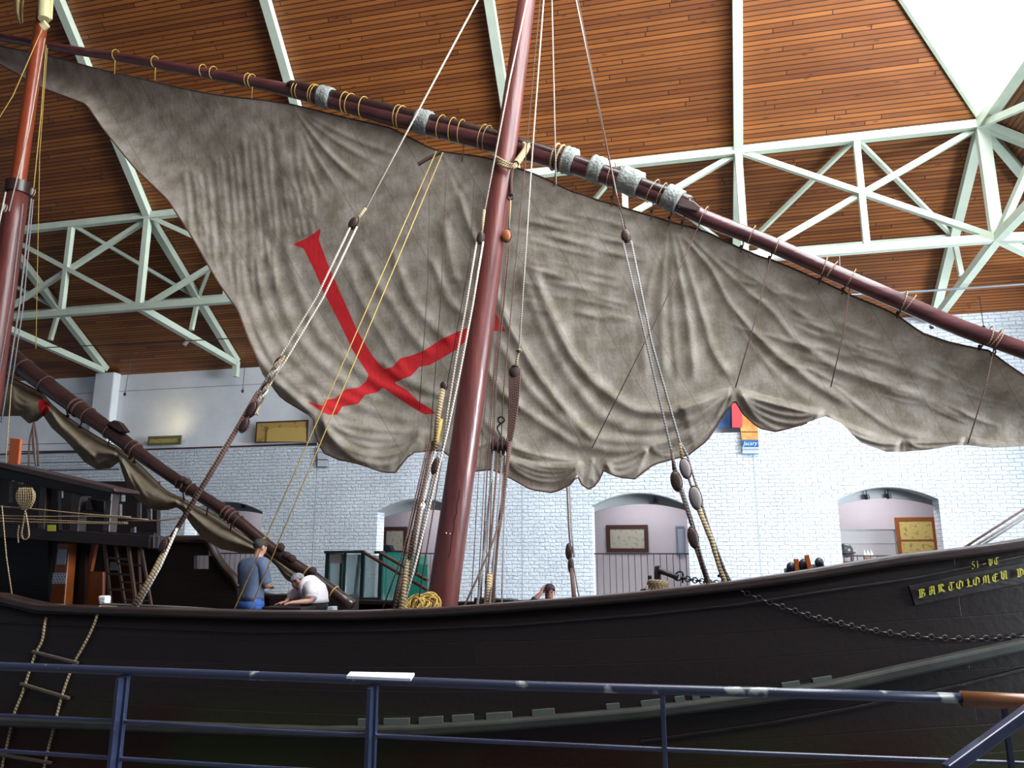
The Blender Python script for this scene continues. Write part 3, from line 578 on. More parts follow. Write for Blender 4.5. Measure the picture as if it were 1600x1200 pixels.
def polydist(U, V, pts):
    """distance to a polyline, and parameter 0..1 along it"""
    pts = np.array(pts, float); seg = np.hypot(*(np.diff(pts, axis=0).T)); cl = np.concatenate([[0], np.cumsum(seg)]); tot = cl[-1]
    D = np.full(U.shape, 1e9); Tt = np.zeros(U.shape); Sd = np.zeros(U.shape)
    for i in range(len(pts)-1):
        ax, ay = pts[i]; dx, dy = pts[i+1]-pts[i]; l2 = dx*dx+dy*dy
        t = np.clip(((U-ax)*dx+(V-ay)*dy)/l2, 0, 1); ex = U-(ax+t*dx); ey = V-(ay+t*dy); d = np.hypot(ex, ey)
        k = d < D; D = np.where(k, d, D); Tt = np.where(k, (cl[i]+t*seg[i])/tot, Tt); Sd = np.where(k, np.sign(ex*dy-ey*dx), Sd)
    return D, Tt, Sd
def smooth_pl(pts, k=5): return [(p.x, p.y) for p in spline([(a, b, 0) for a, b in pts], k)] if len(pts) > 2 else pts
def poly_sdf(U, V, poly):
    D = np.full(U.shape, 1e9); ins = np.zeros(U.shape, bool); n = len(poly)
    for i in range(n):
        ax, ay = poly[i]; bx_, by = poly[(i+1) % n]; dx, dy = bx_-ax, by-ay; t = np.clip(((U-ax)*dx+(V-ay)*dy)/(dx*dx+dy*dy), 0, 1)
        D = np.minimum(D, np.hypot(U-ax-t*dx, V-ay-t*dy))
        c = ((ay > V) != (by > V)) & (U < (bx_-ax)*(V-ay)/((by-ay) if by != ay else 1e-9)+ax); ins ^= c
    return np.where(ins, -D, D)
def make_sail(name, keys, ns, nt, depth, creases, mt, polys=(), swags=(), seam=None, tp=1.0, noiseamp=1.0, feet=()):
    T, B, s = resample(keys, ns); t = np.linspace(0, 1, nt)**tp
    U = T[:, None, 0]*(1-t)+B[:, None, 0]*t; V = T[:, None, 1]*(1-t)+B[:, None, 1]*t
    tt = np.broadcast_to(t, U.shape); Y = depth(U, V, tt)
    px = .0092
    for cr in creases:
        pts, wd, am = cr[0], cr[1], cr[2]; D, q, sd = polydist(U, V, smooth_pl(pts)); e = cr[3] if len(cr) > 3 else (.12, .12)
        tap = np.clip(q/e[0], 0, 1)*np.clip((1-q)/e[1], 0, 1); tap = tap*tap*(3-2*tap)
        if len(cr) > 4 and cr[4]: wd = wd*(.35+.65*q)        # fans start narrow
        Y = Y-am*px*wd*np.exp(-(D/wd)**2)*tap
    for ln, wd, am in feet:                                   # rolled foot: a lip that steps toward the viewer below the line
        D, q, sd = polydist(U, V, smooth_pl(ln)); inx = (U > min(p[0] for p in ln)) & (U < max(p[0] for p in ln)) & (sd*(1 if ln[-1][0] > ln[0][0] else -1) < 0)
        tap = np.clip(q/.08, 0, 1)*np.clip((1-q)/.08, 0, 1)
        Y = np.where(inx, Y-am*tap*np.sqrt(np.clip(D/wd, 0, 1))*np.clip(1.25-D/(wd*4.5), .15, 1), Y)
    # gentle random wrinkling
    rs = np.random.RandomState(11)
    W = np.zeros(U.shape)
    for k in range(26):
        a = rs.uniform(-.5, 1.3); f = rs.uniform(.03, .16); ph = rs.uniform(0, 6.28); W += .10/ (1+f*16)*np.sin(f*(U*sin(a)+V*cos(a))*1.0+ph+1.5*np.sin(.012*U+ph*2)+.9*np.sin(.021*V+ph))
    Y = Y+W*.055*noiseamp
    r = np.array([RT, FW, UP]); R = (U-800)[..., None]*np.array(RT)+1200*np.array(FW)+(600-V)[..., None]*np.array(UP)
    Pw = np.array(EYE)+R*(Y/R[..., 1])[..., None]
    verts = Pw.reshape(-1, 3); idx = np.arange(ns*nt).reshape(ns, nt)
    q = np.stack([idx[:-1, :-1], idx[:-1, 1:], idx[1:, 1:], idx[1:, :-1]], -1).reshape(-1, 4)
    me = bpy.data.meshes.new(name); me.from_pydata(verts.tolist(), [], q.tolist())
    uv = me.uv_layers.new(name='UVMap'); li = np.zeros(len(me.loops), int); me.loops.foreach_get('vertex_index', li)
    uvs = np.stack([Pw[..., 0].ravel(), Pw[..., 2].ravel()], 1)[li]; uv.data.foreach_set('uv', uvs.ravel())
    C = np.full(U.shape, 50.0)
    for pl in polys: C = np.minimum(C, poly_sdf(U, V, pl))
    me.attributes.new('cross', 'FLOAT', 'POINT').data.foreach_set('value', C.ravel().astype(np.float32))
    S = (seam(U, V) if seam is not None else np.full(U.shape, .25)); me.attributes.new('seam', 'FLOAT', 'POINT').data.foreach_set('value', S.ravel().astype(np.float32))
    me.materials.append(mt); me.polygons.foreach_set('use_smooth', [True]*len(me.polygons)); me.update()
    o = bpy.data.objects.new(name, me); COL.objects.link(o)
    edge = [Vector(p) for p in Pw[::3, 0]]; foot = [Vector(p) for p in Pw[::3, -1]]
    return o, edge, foot, Pw
KEYS = [(-90, 45, -90, 60), (0, 72, 0, 100), (80, 88, 60, 135), (150, 107, 135, 163), (200, 118, 160, 200), (260, 132, 210, 262), (320, 145, 262, 312), (370, 152, 300, 370), (410, 156, 340, 440),
 (455, 163, 372, 485), (500, 174, 388, 530), (540, 184, 412, 585), (580, 193, 440, 622), (610, 200, 490, 652), (630, 210, 493, 680), (650, 220, 505, 707), (665, 228, 530, 718), (685, 236, 560, 724), (700, 238, 600, 738),
 (715, 240, 618, 738), (730, 242, 642, 707), (745, 244, 690, 703), (765, 248, 735, 737), (785, 255, 770, 733), (810, 263, 800, 748), (835, 272, 830, 765), (860, 283, 865, 770), (885, 295, 893, 756), (895, 299, 902, 742),
 (905, 302, 908, 756), (915, 305, 922, 766), (925, 309, 934, 754), (932, 312, 943, 735), (955, 318, 965, 745), (980, 326, 992, 748), (1010, 335, 1022, 725), (1045, 346, 1075, 711), (1080, 355, 1105, 688), (1110, 365, 1130, 650),
 (1135, 378, 1145, 628), (1150, 385, 1151, 628), (1165, 391, 1160, 645), (1185, 400, 1185, 668), (1205, 406, 1212, 674), (1240, 420, 1250, 664), (1280, 438, 1290, 650), (1310, 452, 1315, 662), (1340, 466, 1345, 692),
 (1375, 480, 1385, 706), (1400, 492, 1412, 706), (1440, 520, 1450, 703), (1480, 534, 1490, 696), (1510, 541, 1515, 696), (1545, 548, 1550, 700), (1575, 570, 1585, 698), (1600, 587, 1610, 697), (1700, 640, 1700, 690)]
CR = []
def C(pts, w_, a, e=(.12, .12), fan=False): CR.append((pts, w_, a, e, fan))
rr = random.Random(3)
for i in range(17):                                   # vertical puckers in the upper left
    u = 292+i*11.5+rr.uniform(-2, 2); v0 = 262-max(0, (u-300))*.55+rr.uniform(-12, 12); ln = 90+rr.uniform(0, 90)+(40 if 360 < u < 440 else 0)
    if u > 445: v0 = 235; ln = 110
    C([(u-4, v0), (u+2, v0+ln*.35), (u+6+.03*(u-292), v0+ln*.7), (u+12, v0+ln)], 4.6, .55)
    C([(u+2, v0+ln*.6), (u+6, v0+ln*.9), (u+13, v0+ln*1.25)], 3.5, .4)
for tx, ty in ((560, 285), (540, 310), (515, 330), (600, 262), (640, 250), (490, 340), (580, 300)): C([(458, 168), ((458+tx)/2-6, (168+ty)/2+4), (tx, ty)], 6, .45, (.05, .3), True)
for tx, ty in ((640, 330), (745, 330), (600, 300), (720, 330)): C([(692, 240), (tx, ty)], 6, .25, (.05, .4), True)
for p in ([(445, 340), (450, 400), (465, 445), (485, 495), (505, 530), (545, 565), (590, 600), (650, 625), (690, 640)],
          [(415, 360), (420, 400), (432, 445), (450, 495), (480, 545), (520, 582), (560, 612), (620, 634)],
          [(390, 370), (405, 440), (425, 505), (450, 550), (490, 592), (540, 622), (600, 648), (662, 662)],
          [(368, 400), (385, 465), (412, 525), (447, 575), (490, 618), (550, 655), (620, 672), (662, 668)]): C(p, 9, .42)
for p, a in (([(362, 440), (380, 500), (405, 550), (445, 603), (500, 650), (560, 682), (620, 690), (655, 680)], .6),
             ([(365, 470), (395, 542), (430, 592), (480, 640), (530, 690), (580, 708), (620, 706)], .6), ([(372, 490), (405, 562), (450, 617), (490, 648)], .6),
             ([(480, 600), (510, 648), (550, 668), (600, 680), (650, 676)], .55), ([(500, 655), (520, 690), (560, 715), (600, 727)], .6), ([(497, 640), (530, 672), (580, 697), (640, 690)], .5),
             ([(560, 722), (600, 712), (640, 690), (662, 672)], .5), ([(600, 735), (630, 708), (660, 680)], .55), ([(385, 520), (408, 578), (440, 612)], .7), ([(395, 505), (430, 570), (480, 622)], .7)): C(p, 6.5, a)
for p, w_, a in (([(560, 380), (591, 445), (615, 478), (645, 526), (682, 562)], 8, .4), ([(610, 380), (636, 454), (660, 492), (690, 522), (715, 540)], 8, .45), ([(672, 400), (688, 440), (700, 468), (725, 492)], 7, .5),
             ([(716, 295), (722, 320), (735, 360), (748, 385)], 6, .7), ([(693, 340), (697, 370), (705, 410), (715, 445)], 8, .5), ([(540, 400), (560, 460), (600, 530), (640, 590), (690, 610)], 8, .35), ([(590, 560), (640, 600), (700, 620)], 7, .5),
             ([(762, 410), (768, 435), (790, 498), (813, 541), (842, 587), (875, 631), (914, 672), (938, 702)], 7, .8), ([(828, 400), (845, 455), (867, 505), (892, 554), (925, 593), (958, 620), (996, 640), (1051, 643), (1100, 628), (1142, 610)], 9, .8),
             ([(800, 400), (825, 450), (850, 520), (890, 590), (940, 650), (1000, 665), (1080, 655), (1130, 625)], 9, .4), ([(765, 604), (829, 648), (884, 684), (918, 705)], 7, .55), ([(750, 650), (796, 692), (842, 714), (915, 722)], 7, .6),
             ([(770, 520), (795, 560), (830, 610), (880, 660), (925, 700)], 8, .45), ([(752, 560), (780, 605), (820, 640)], 6, .6), ([(870, 640), (920, 680), (990, 690), (1060, 685), (1115, 650)], 8, .5),
             ([(900, 690), (960, 705), (1030, 695), (1090, 665)], 7, .5), ([(960, 670), (1030, 672), (1100, 645), (1140, 615)], 6, .5)): C(p, w_, a)
for p, w_, a in (([(1050, 360), (1058, 410), (1068, 460), (1080, 540), (1084, 605)], 8, .85), ([(1044, 362), (1036, 430), (1034, 520), (1040, 600)], 9, .6), ([(1056, 360), (1072, 410), (1084, 450), (1101, 505), (1116, 552), (1150, 600)], 8, .8),
             ([(1042, 362), (1018, 430), (1005, 510), (1010, 600)], 9, .4), ([(1060, 364), (1109, 417), (1140, 474), (1194, 536), (1240, 574), (1287, 608), (1352, 644)], 9, .8), ([(1072, 362), (1156, 445), (1203, 483), (1240, 527), (1287, 561), (1325, 582), (1400, 606), (1480, 640)], 9, .6),
             ([(1050, 368), (1050, 470), (1060, 600)], 6, .5), ([(1066, 362), (1120, 440), (1160, 520), (1230, 600), (1290, 640)], 7, .3), ([(1300, 600), (1350, 640), (1400, 672), (1460, 690)], 8, .5), ([(1120, 400), (1200, 450), (1290, 520), (1370, 560), (1480, 600)], 8, .35)): C(p, w_, a, (.05, .15), True)
for i in range(46):                                   # short slack wrinkles on the right
    u = rr.uniform(1170, 1540); v = rr.uniform(.12, .85); tv = np.interp(u, [1150, 1300, 1440, 1600], [400, 460, 525, 590]); bv = np.interp(u, [1150, 1300, 1600], [600, 640, 690]); v = tv+(bv-tv)*v; l = rr.uniform(40, 120); sl = rr.uniform(.15, .55)
    C([(u-l/2, v-l*sl/2), (u, v+3), (u+l/2, v+l*sl/2)], rr.uniform(3, 6), rr.uniform(.25, .5), (.4, .4))
for i in range(40):
    u = rr.uniform(815, 985); v = rr.uniform(300, 480)+(u-815)*.15; l = rr.uniform(40, 100); C([(u-l/2, v-l*.08), (u, v+2), (u+l/2, v+l*.14)], rr.uniform(3, 6), rr.uniform(.2, .42), (.4, .4))
for i in range(30):
    u = rr.uniform(1180, 1290); v = 640+rr.uniform(-15, 18)
for (x0, y0), (x1, y1), sag, n in (((664, 672), (498, 652), 62, 5), ((770, 690), (912, 722), 40, 6), ((945, 722), (1012, 700), 38, 4), ((1152, 612), (1288, 642), 42, 4), ((1292, 648), (1412, 690), 25, 3), ((1414, 688), (1508, 686), 8, 2), ((1012, 700), (1143, 612), 38, 5)):
    for k in range(n):                                # swags between the gather points of the foot
        f = (k+.6)/n; C([(x0+(x1-x0)*q, y0+(y1-y0)*q+sag*f*4*q*(1-q)+ (8*f if 0 < q < 1 else 0)) for q in (0, .2, .4, .6, .8, 1)], max(3.2, sag/n*.42), .75, (.06, .06))
for (x, y), tg in (((664, 670), ((640, 720), (655, 705), (690, 700), (675, 705), (620, 728))), ((925, 715), ((905, 745), (915, 760), (928, 760), (940, 745), (922, 755))), ((770, 690), ((735, 735), (750, 735), (742, 700), (735, 650)))):
    for a, b in tg: C([(x, y), (a, b)], 4, .8, (.05, .2), True)
FEET = [([(1056, 632), (1085, 622), (1115, 612), (1143, 604)], 9, .13), ([(1153, 606), (1200, 618), (1250, 632), (1290, 641)], 9, .15), ([(1292, 646), (1330, 662), (1370, 678), (1412, 690)], 8, .11), ([(1414, 687), (1450, 684), (1480, 682), (1508, 682)], 7, .08), ([(1510, 681), (1550, 688), (1600, 690), (1690, 688)], 7, .07),
        ([(764, 690), (800, 712), (850, 722), (912, 722)], 8, .09), ([(505, 665), (560, 700), (620, 700), (660, 678)], 8, .07)]
CROSS = [[(456, 382), (480, 372), (502, 356), (498, 374), (512, 412), (535, 465), (560, 520), (582, 556), (600, 577), (614, 573), (625, 560), (642, 556), (662, 548), (690, 530), (715, 518), (745, 506), (762, 495), (767, 472), (778, 496), (790, 518), (772, 517), (757, 519), (735, 526), (715, 545), (690, 560), (670, 571), (655, 573), (643, 587), (615, 598),
          (637, 610), (652, 626), (672, 638), (681, 646), (664, 648), (645, 637), (622, 622), (598, 605), (590, 613), (570, 617), (560, 631), (535, 635), (527, 648), (512, 648), (500, 641), (474, 624), (492, 631), (505, 634), (508, 625), (525, 622), (540, 608), (560, 606), (572, 596), (576, 586), (550, 545), (530, 503), (505, 455), (490, 420), (474, 388)],
         [(736, 652), (741, 655), (750, 672), (746, 676), (738, 668)]]
def dep(U, V, t):
    b = 10.46+.42*np.sin(np.clip(t, 0, 1)*pi*.62)
    leech = np.clip((U-(V-163)*.72-135)/130, 0, 1)
    return b-.25*(1-leech)*t
def seamf(U, V): return ((U*.86-V*.5)/ 62.0)
o, lu, ft, PW = make_sail('lateen_sail', KEYS, 620, 230, dep, CR, SAIL, CROSS, seam=seamf, feet=FEET)
tag(o, 'huge grey canvas triangular sail with a red cross on the main yard', 'sail')
ROPE = ropemat('tan_rope', (.42, .32, .18), (.12, .08, .04), 30); ROPEW = ropemat('pale_rope', (.62, .56, .48), (.22, .18, .14), 30); ROPED = ropemat('tarred_brown_rope', (.13, .065, .05), (.035, .018, .015), 30)
ROPEY = ropemat('yellow_rope', (.62, .42, .11), (.22, .13, .03), 60); ROPEG = ropemat('grey_wire_rope', (.26, .25, .25), (.09, .085, .085), 30)
m = MB(); m.tube(lu[2:], .012, 5); m.build('head_rope', ROPED, o)
m = MB(); m.tube(ft[2:160], .014, 5); m.build('leech_rope', ROPED, o)
# furled mizzen sail
K2 = [(-60, 560, -60, 640), (0, 585, 0, 651), (22, 592, 20, 650), (48, 605, 32, 650), (58, 610, 45, 662), (66, 616, 58, 658), (72, 622, 68, 650), (80, 632, 80, 668), (95, 645, 100, 686), (112, 656, 115, 702), (128, 668, 132, 722), (148, 680, 150, 733), (165, 690, 172, 732), (180, 697, 186, 722), (192, 706, 190, 735), (205, 715, 200, 765), (222, 730, 218, 785), (240, 748, 240, 797), (258, 766, 262, 797), (272, 774, 276, 793), (285, 778, 284, 798), (300, 788, 300, 822), (325, 800, 318, 843), (350, 815, 345, 858), (372, 830, 375, 864), (395, 846, 400, 866), (410, 858, 418, 872), (430, 872, 432, 885), (450, 888, 446, 905), (465, 900, 458, 912)]
CR = []
for a, b, sg, n in (((20, 600), (70, 622), 38, 4), ((72, 630), (186, 712), 26, 4), ((80, 640), (150, 715), 20, 3), ((188, 716), (282, 785), 40, 6), ((284, 788), (410, 862), 18, 5)):
    for k in range(n):
        f = (k+.5)/n; C([(a[0]+(b[0]-a[0])*q-sg*f*4*q*(1-q)*.5, a[1]+(b[1]-a[1])*q+sg*f*4*q*(1-q)*.9) for q in (0, .2, .4, .6, .8, 1)], 4.2, .9, (.05, .05))
for (x, y), tg in (((186, 705), ((150, 728), (165, 690), (195, 760), (215, 780), (235, 790), (205, 735))), ((70, 620), ((62, 655), (75, 665), (90, 680), (100, 660)))):
    for a, b in tg: C([(x, y), (a, b)], 4, .8, (.05, .2), True)
RED2 = [[(64, 622), (72, 626), (79, 634), (76, 642), (68, 652), (60, 638), (60, 628)]]
o2, lu2, ft2, PW2 = make_sail('mizzen_sail', K2, 300, 44, lambda U, V, t: 10.95-.22*np.sin(t*pi*.9), CR, SAIL2, RED2, noiseamp=.6)
tag(o2, 'bundled tan canvas sail brailed up under the smaller stern yard', 'sail')
m = MB(); m.tube(lu2, .014, 5); m.build('head_rope', ROPED, o2)
# ------------------------------------------------------------------ yards
YP = [(-160, 27), (0, 58), (100, 76), (200, 92), (330, 116), (460, 143), (600, 180), (700, 205), (770, 222), (850, 243), (950, 275), (1040, 310), (1100, 340), (1200, 380), (1300, 425), (1400, 468), (1500, 512), (1600, 548), (1760, 612)]
yp = [P(u, v, 10.37) for u, v in YP]
# one straight spar fitted through those points
ya, yb = P(-160, 20, 10.36), P(1760, 603, 10.36)
yard = empty('main_yard', P(800, 235, 10.36), 'long dark reddish yard slanting down across the mast and carrying the big sail', 'yard')
rad = lambda u: float(np.interp(u, [-160, 200, 400, 500, 760, 1000, 1100, 1600, 1800], [.062, .082, .095, .125, .155, .14, .11, .105, .09]))
m = MB(); m.tube(spline(yp, 3), [rad(prj(p)[0]) for p in spline(yp, 3)], 20); m.build('spar', SPARW, yard, smooth=2)
m = MB(); q = [P(u, v, 10.30) for u, v in [(455, 135), (470, 136), (600, 169), (760, 208), (900, 252), (1040, 300), (1078, 315)]]; m.tube(spline(q, 3), .085, 16)
m.m = 0; m.build('upper_spar', DSPAR, yard, smooth=2)
m = MB(); slab(m, [(1060, 306), (1085, 314), (1095, 323), (1088, 330), (1058, 322)], 10.22, .12); m.build('end_chock', DSPAR, yard, bevel=.015)
WRAP = mat('grey_canvas_wrap', (.24, .26, .24), .8, bump=1.2, bscale=30, var=.3, vscale=20)
def yat(u): return P(u, float(np.interp(u, [x[0] for x in YP], [x[1] for x in YP])), 10.35)
for u0, u1 in ((502, 518), (654, 672), (882, 898), (924, 942), (970, 1000), (1040, 1062)):
    m = MB(); a, b = yat(u0), yat(u1); n = 6
    up2 = Vector((0, -.02, .035)); m.tube([a.lerp(b, i/n)+up2 for i in range(n+1)], [rad(u0)+.052+.006*sin(i*2.1) for i in range(n+1)], 20); m.build('canvas_wrap', WRAP, yard, smooth=2)
def yring(name, u, mt, r=.009, dx=0, parent=None, off=.014, up2=Vector((0, -.015, .03)), big=.035):
    m = MB(); a = yat(u)+up2; d = (yat(u+8)-yat(u-8)).normalized(); d = (d+Vector((dx, 0, 0))).normalized()
    m.ring(a, d, rad(u)+(big if 470 < u < 1075 else .008)+off, r, 18, 5); m.build(name, mt, parent, smooth=True)
for u, dx in ((182, .3), (243, .2), (318, .3), (334, 0), (388, .3), (394, 0), (463, 0), (468, .2), (490, 0), (494, 0), (540, .4), (548, 0), (569, .3), (622, .3), (628, 0), (690, .1), (708, .4), (722, .5), (755, 0), (762, .05), (925, .1), (955, .3), (1020, -.2), (1034, 0), (1048, .2), (1100, 0), (1175, .1), (1215, .4), (1288, .5), (1300, -.2), (1330, 0), (1412, .5), (1422, -.2), (1546, .5), (1556, -.3), (1560, -.1)):
    yring('lashing', u, ROPEY if u < 760 else ROPE, .007, dx, yard, .006)
for u in (868, 876, 884): yring('lashing', u, ROPE, .016, .1, yard, .012)
# robands: short ties from the yard down to the head of the sail
for i, (u, v0, v1) in enumerate([(182, 100, 112), (245, 103, 122), (396, 135, 150), (546, 168, 182), (612, 180, 196), (667, 205, 222), (725, 235, 250), (868, 262, 288), (958, 300, 320), (1020, 318, 340), (1048, 333, 350), (1068, 340, 355), (1160, 375, 392), (1204, 392, 408), (1282, 425, 442), (1318, 440, 457), (1404, 475, 494), (1532, 528, 545), (1552, 535, 560)]):
    tb = MB(); a = yat(u)+Vector((0, -.02, -.08)); b = P(u-3, v1+3, 10.44); tb.tube([a, a.lerp(b, .5)+Vector((.02, -.03, 0)), b], .011, 5)
    if i > 7: tb.ell(a.lerp(b, .6), (.025, .02, .03))
    tb.build('roband', ROPED if u > 700 else ROPEY, yard, smooth=True)
# mizzen yard
MY = [(-120, 470), (0, 545), (40, 577), (100, 622), (170, 672), (230, 718), (300, 766), (360, 805), (430, 862), (490, 902), (550, 946), (590, 975)]
myard = empty('mizzen_yard', P(100, 622, 10.75), 'dark slanting yard at the stern reaching down to the deck by the two men', 'yard')
mp_ = [P(u, v, 10.75) for u, v in MY]; mr = lambda u: float(np.interp(u, [-100, 0, 100, 200, 250, 560, 600], [.17, .165, .14, .115, .095, .085, .08]))
sp = spline(mp_[:-1], 3); m = MB(); m.tube(sp, [mr(prj(p)[0]) for p in sp], 18); m.build('spar', DSPAR, myard, smooth=2)
m = MB(); slab(m, [(165, 662), (178, 656), (186, 660), (197, 674), (188, 676)], 10.62, .12); m.build('end_chock', DSPAR, myard, bevel=.015)
def myat(u): return P(u, float(np.interp(u, [x[0] for x in MY], [x[1] for x in MY])), 10.75)
for u in (38, 72, 118, 124, 138, 172, 205, 212, 282, 290, 298, 352, 358, 364, 372, 412, 480, 522):
    m = MB(); d = (myat(u+8)-myat(u-8)).normalized(); m.ring(myat(u), d, mr(u)+.012, .016 if u in (118, 124, 212, 290, 352, 358, 364) else .009, 16, 5); m.build('lashing', ROPEY if u in (522, 480, 412) else ROPED, myard, smooth=True)
for u, v in ((285, 750), (292, 753), (438, 855), (448, 868), (456, 873), (488, 892)):
    m = MB(); m.ell(P(u, v, 10.68), (.07, .06, .06)); m.build('knot', ROPED, myard, smooth=True)
for u0, v0, u1, v1 in ((102, 640, 106, 650), (130, 660, 125, 668), (172, 690, 168, 698), (205, 705, 203, 716), (212, 712, 210, 722), (286, 775, 288, 786), (325, 800, 322, 808), (362, 825, 358, 838)):
    m = MB(); a, b = P(u0, v0-8, 10.75), P(u1, v1, 10.9); m.tube([a, b], .012, 5); m.ell(b, (.03, .03, .03)); m.build('roband', ROPED, myard, smooth=True)
# ------------------------------------------------------------------ rigging
def rope(pts, r, mt, label, name='rope', group=None, cat='rope', n=6, sp=0):
    m = MB(); m.tube(spline(pts, sp) if sp else pts, r, n); return tag(m.build(name, mt, smooth=2), label, cat, group)
BLOCKW = mat('dark_block_wood', (.05, .022, .02), .5, bump=.3, bscale=20); BLOCKO = mat('orange_block_wood', (.30, .09, .025), .45)
def block(c, d, w_, h_, label, mt=None, group=None, name='pulley_block'):
    """wooden pulley block: two cheeks, a sheave and a strop; d = direction of the rope"""
    mt = mt or BLOCKW; c = Vector(c); d = Vector(d).normalized(); x = d.cross(Vector((0, 1, 0))).normalized(); y = x.cross(d)
    o = empty(name, c, label, 'pulley', group); M = Matrix((x, y, d)).transposed()
    for s_ in (-1, 1): m = MB(); m.ell(c+y*(s_*w_*.3), (w_*.5, w_*.2, h_*.5), M); m.build('cheek', mt, o, smooth=True)
    m = MB(); m.tube([c-y*w_*.2, c+y*w_*.2], w_*.36, 14); m.build('sheave', IRON, o, smooth=True)
    m = MB(); m.tube([c+x*(w_*.52*cos(a_))+d*(h_*.54*sin(a_)) for a_ in [2*pi*k/20 for k in range(21)]], w_*.08, 6); o2_ = m.build('strop', ROPED, o, smooth=True)
    return o
G1 = 'shroud tackles of the main mast'
def off(p, du, dv=0):
    u, v = prj(p); q = P(u+du, v+dv, p.y); return q
# left long shroud: (748,0) -> (207,948)
TA = P(768, -40, 9.75); TB = P(207, 950, 7.42)
s1 = [on(TA, TB, v) for v in (-39, 318)]
rope([s1[0], P(572, 325, s1[1].y)], .013, ROPEW, 'pale rope running from above the picture down to the block over the red cross arm')
pk = P(553, 349, on(TA, TB, 349).y)
rope([P(572, 325, s1[1].y), pk], .02, ROPE, 'short spliced rope end above the block left of the cross top', name='rope_splice')
block(pk, P(572, 325, 9)-P(545, 365, 9), .11, .17, 'dark wooden block on the left shroud over the sail above the red cross', group=G1)
a = on(TA, TB, 360); b = on(TA, TB, 600)
for k, (u0, u1, u2) in enumerate(((548, 441, 399), (558, 452, 408))):
    rope([P(u0, 354, a.y), P((u0+u1)/2+.5, 464, on(TA, TB, 464).y), P(u1-(5 if k == 0 else 4), 560, on(TA, TB, 560).y), P(u2-1, 622, on(TA, TB, 620).y)], .0125, ROPEW, ('left' if k == 0 else 'right')+' pale rope of the twin falls crossing the red cross arm', group=None)
m = MB()
for i in range(30):
    v = 556+i*2.3; p_ = on(TA, TB, v); u = np.interp(v, [556, 622], [437, 404]); 
for k in range(3):
    pts = [P(float(np.interp(v, [556, 640], [440, 398]))+5*sin(v*.16+k*2.1), v, on(TA, TB, v).y+.03*cos(v*.16+k*2.1)) for v in range(556, 650, 4)]
    rope(pts, .013, (ROPE, ROPED, ROPEW)[k], ('tan strand', 'dark brown strand', 'pale strand')[k]+' twisted around the left shroud below the sail edge', name='rope_strand')
block(P(394, 640, on(TA, TB, 640).y-.03), P(420, 600, 9)-P(370, 690, 9), .10, .2, 'dark wooden block on the left shroud just below the sail edge', group=G1)
block(P(382, 665, on(TA, TB, 665).y-.03), P(420, 600, 9)-P(370, 690, 9), .09, .17, 'lower dark wooden block hanging at the left shroud above the brick ledge', group=G1)
rope([P(404, 612, on(TA, TB, 612).y), P(340, 722, on(TA, TB, 722).y), P(262, 850, on(TA, TB, 850).y)], .028, ROPED, 'thick dark brown rope stretched across the white wall left of the sail', n=10)
rope([P(398, 618, on(TA, TB, 618).y+.03), P(332, 728, on(TA, TB, 728).y+.03), P(258, 855, on(TA, TB, 850).y+.03)], .013, ROPEW, 'thin pale rope lying against the thick dark brown rope left of the sail')
rope([P(268, 840, on(TA, TB, 840).y), P(238, 898, on(TA, TB, 898).y), P(207, 950, 7.42)], .030, ROPE, 'thick tan lashed rope end coming down to the gunwale beside the stern cabin', n=10)
rope([P(277, 825, on(TA, TB, 830).y-.04), P(250, 886, on(TA, TB, 898).y-.04), P(214, 950, 7.40)], .016, ROPEW, 'pale rope laid beside the thick tan rope end at the gunwale')
block(P(257, 852, on(TA, TB, 852).y-.05), P(277, 820, 9)-P(240, 890, 9), .09, .16, 'dark worn block where the left shroud meets its lower lashing', group=G1)
# right shroud
TC = P(894, -30, 9.7); TD = P(1133, 910, 7.75)
pc = P(978, 369, on(TC, TD, 369).y)
rope([TC, P(975, 360, pc.y)], .010, ROPEW, 'left of two thin ropes dropping from the top right of the mast to a block')
rope([TC+Vector((.03, .05, 0)), P(962, 300, pc.y), P(979, 362, pc.y)], .008, ROPED, 'thin dark rope beside the pale one right of the mast top', sp=0)
block(pc, P(970, 330, 9)-P(986, 410, 9), .10, .16, 'dark wooden block hanging in front of the sail right of the mast', group=G1)
yy = lambda v: on(TC, TD, v).y
rope([P(973, 376, yy(376)), P(1011, 540, yy(540)), P(1048, 700, yy(700)), P(1059, 745, yy(745)), P(1085, 830, yy(830)), P(1108, 912, 7.7)], .0125, ROPEG, 'left grey laid rope of the pair right of the mast')
rope([P(986, 376, yy(376)), P(1018, 535, yy(535)), P(1062, 690, yy(690)), P(1074, 712, yy(712)), P(1110, 830, yy(830)), P(1140, 912, 7.75)], .0125, ROPEG, 'right grey laid rope of the pair right of the mast')
rope([P(1049, 703, yy(703)), P(1053, 735, yy(735))], .014, ROPED, 'short dark rope holding the left lower block right of the mast')
rope([P(1063, 692, yy(692)), P(1066, 718, yy(718))], .016, ROPE, 'short tan rope holding the right lower block right of the mast')
for u, v, w_, h_, l in ((1057, 752, .10, .19, 'dark block on the left lower tackle against the white wall'), (1083, 840, .09, .19, 'lowest dark block on the left tackle near the bulwark'), (1071, 732, .10, .19, 'pale worn block at the top of the right lower tackle'), (1087, 778, .11, .22, 'grey block in the middle of the right lower tackle')):
    block(P(u, v, yy(v)-.02), P(1057, 700, 9)-P(1085, 830, 9), w_, h_, l, mt=(BLOCKW if 'dark' in l else mat('worn_grey_block', (.28, .24, .24), .7)), group=G1)
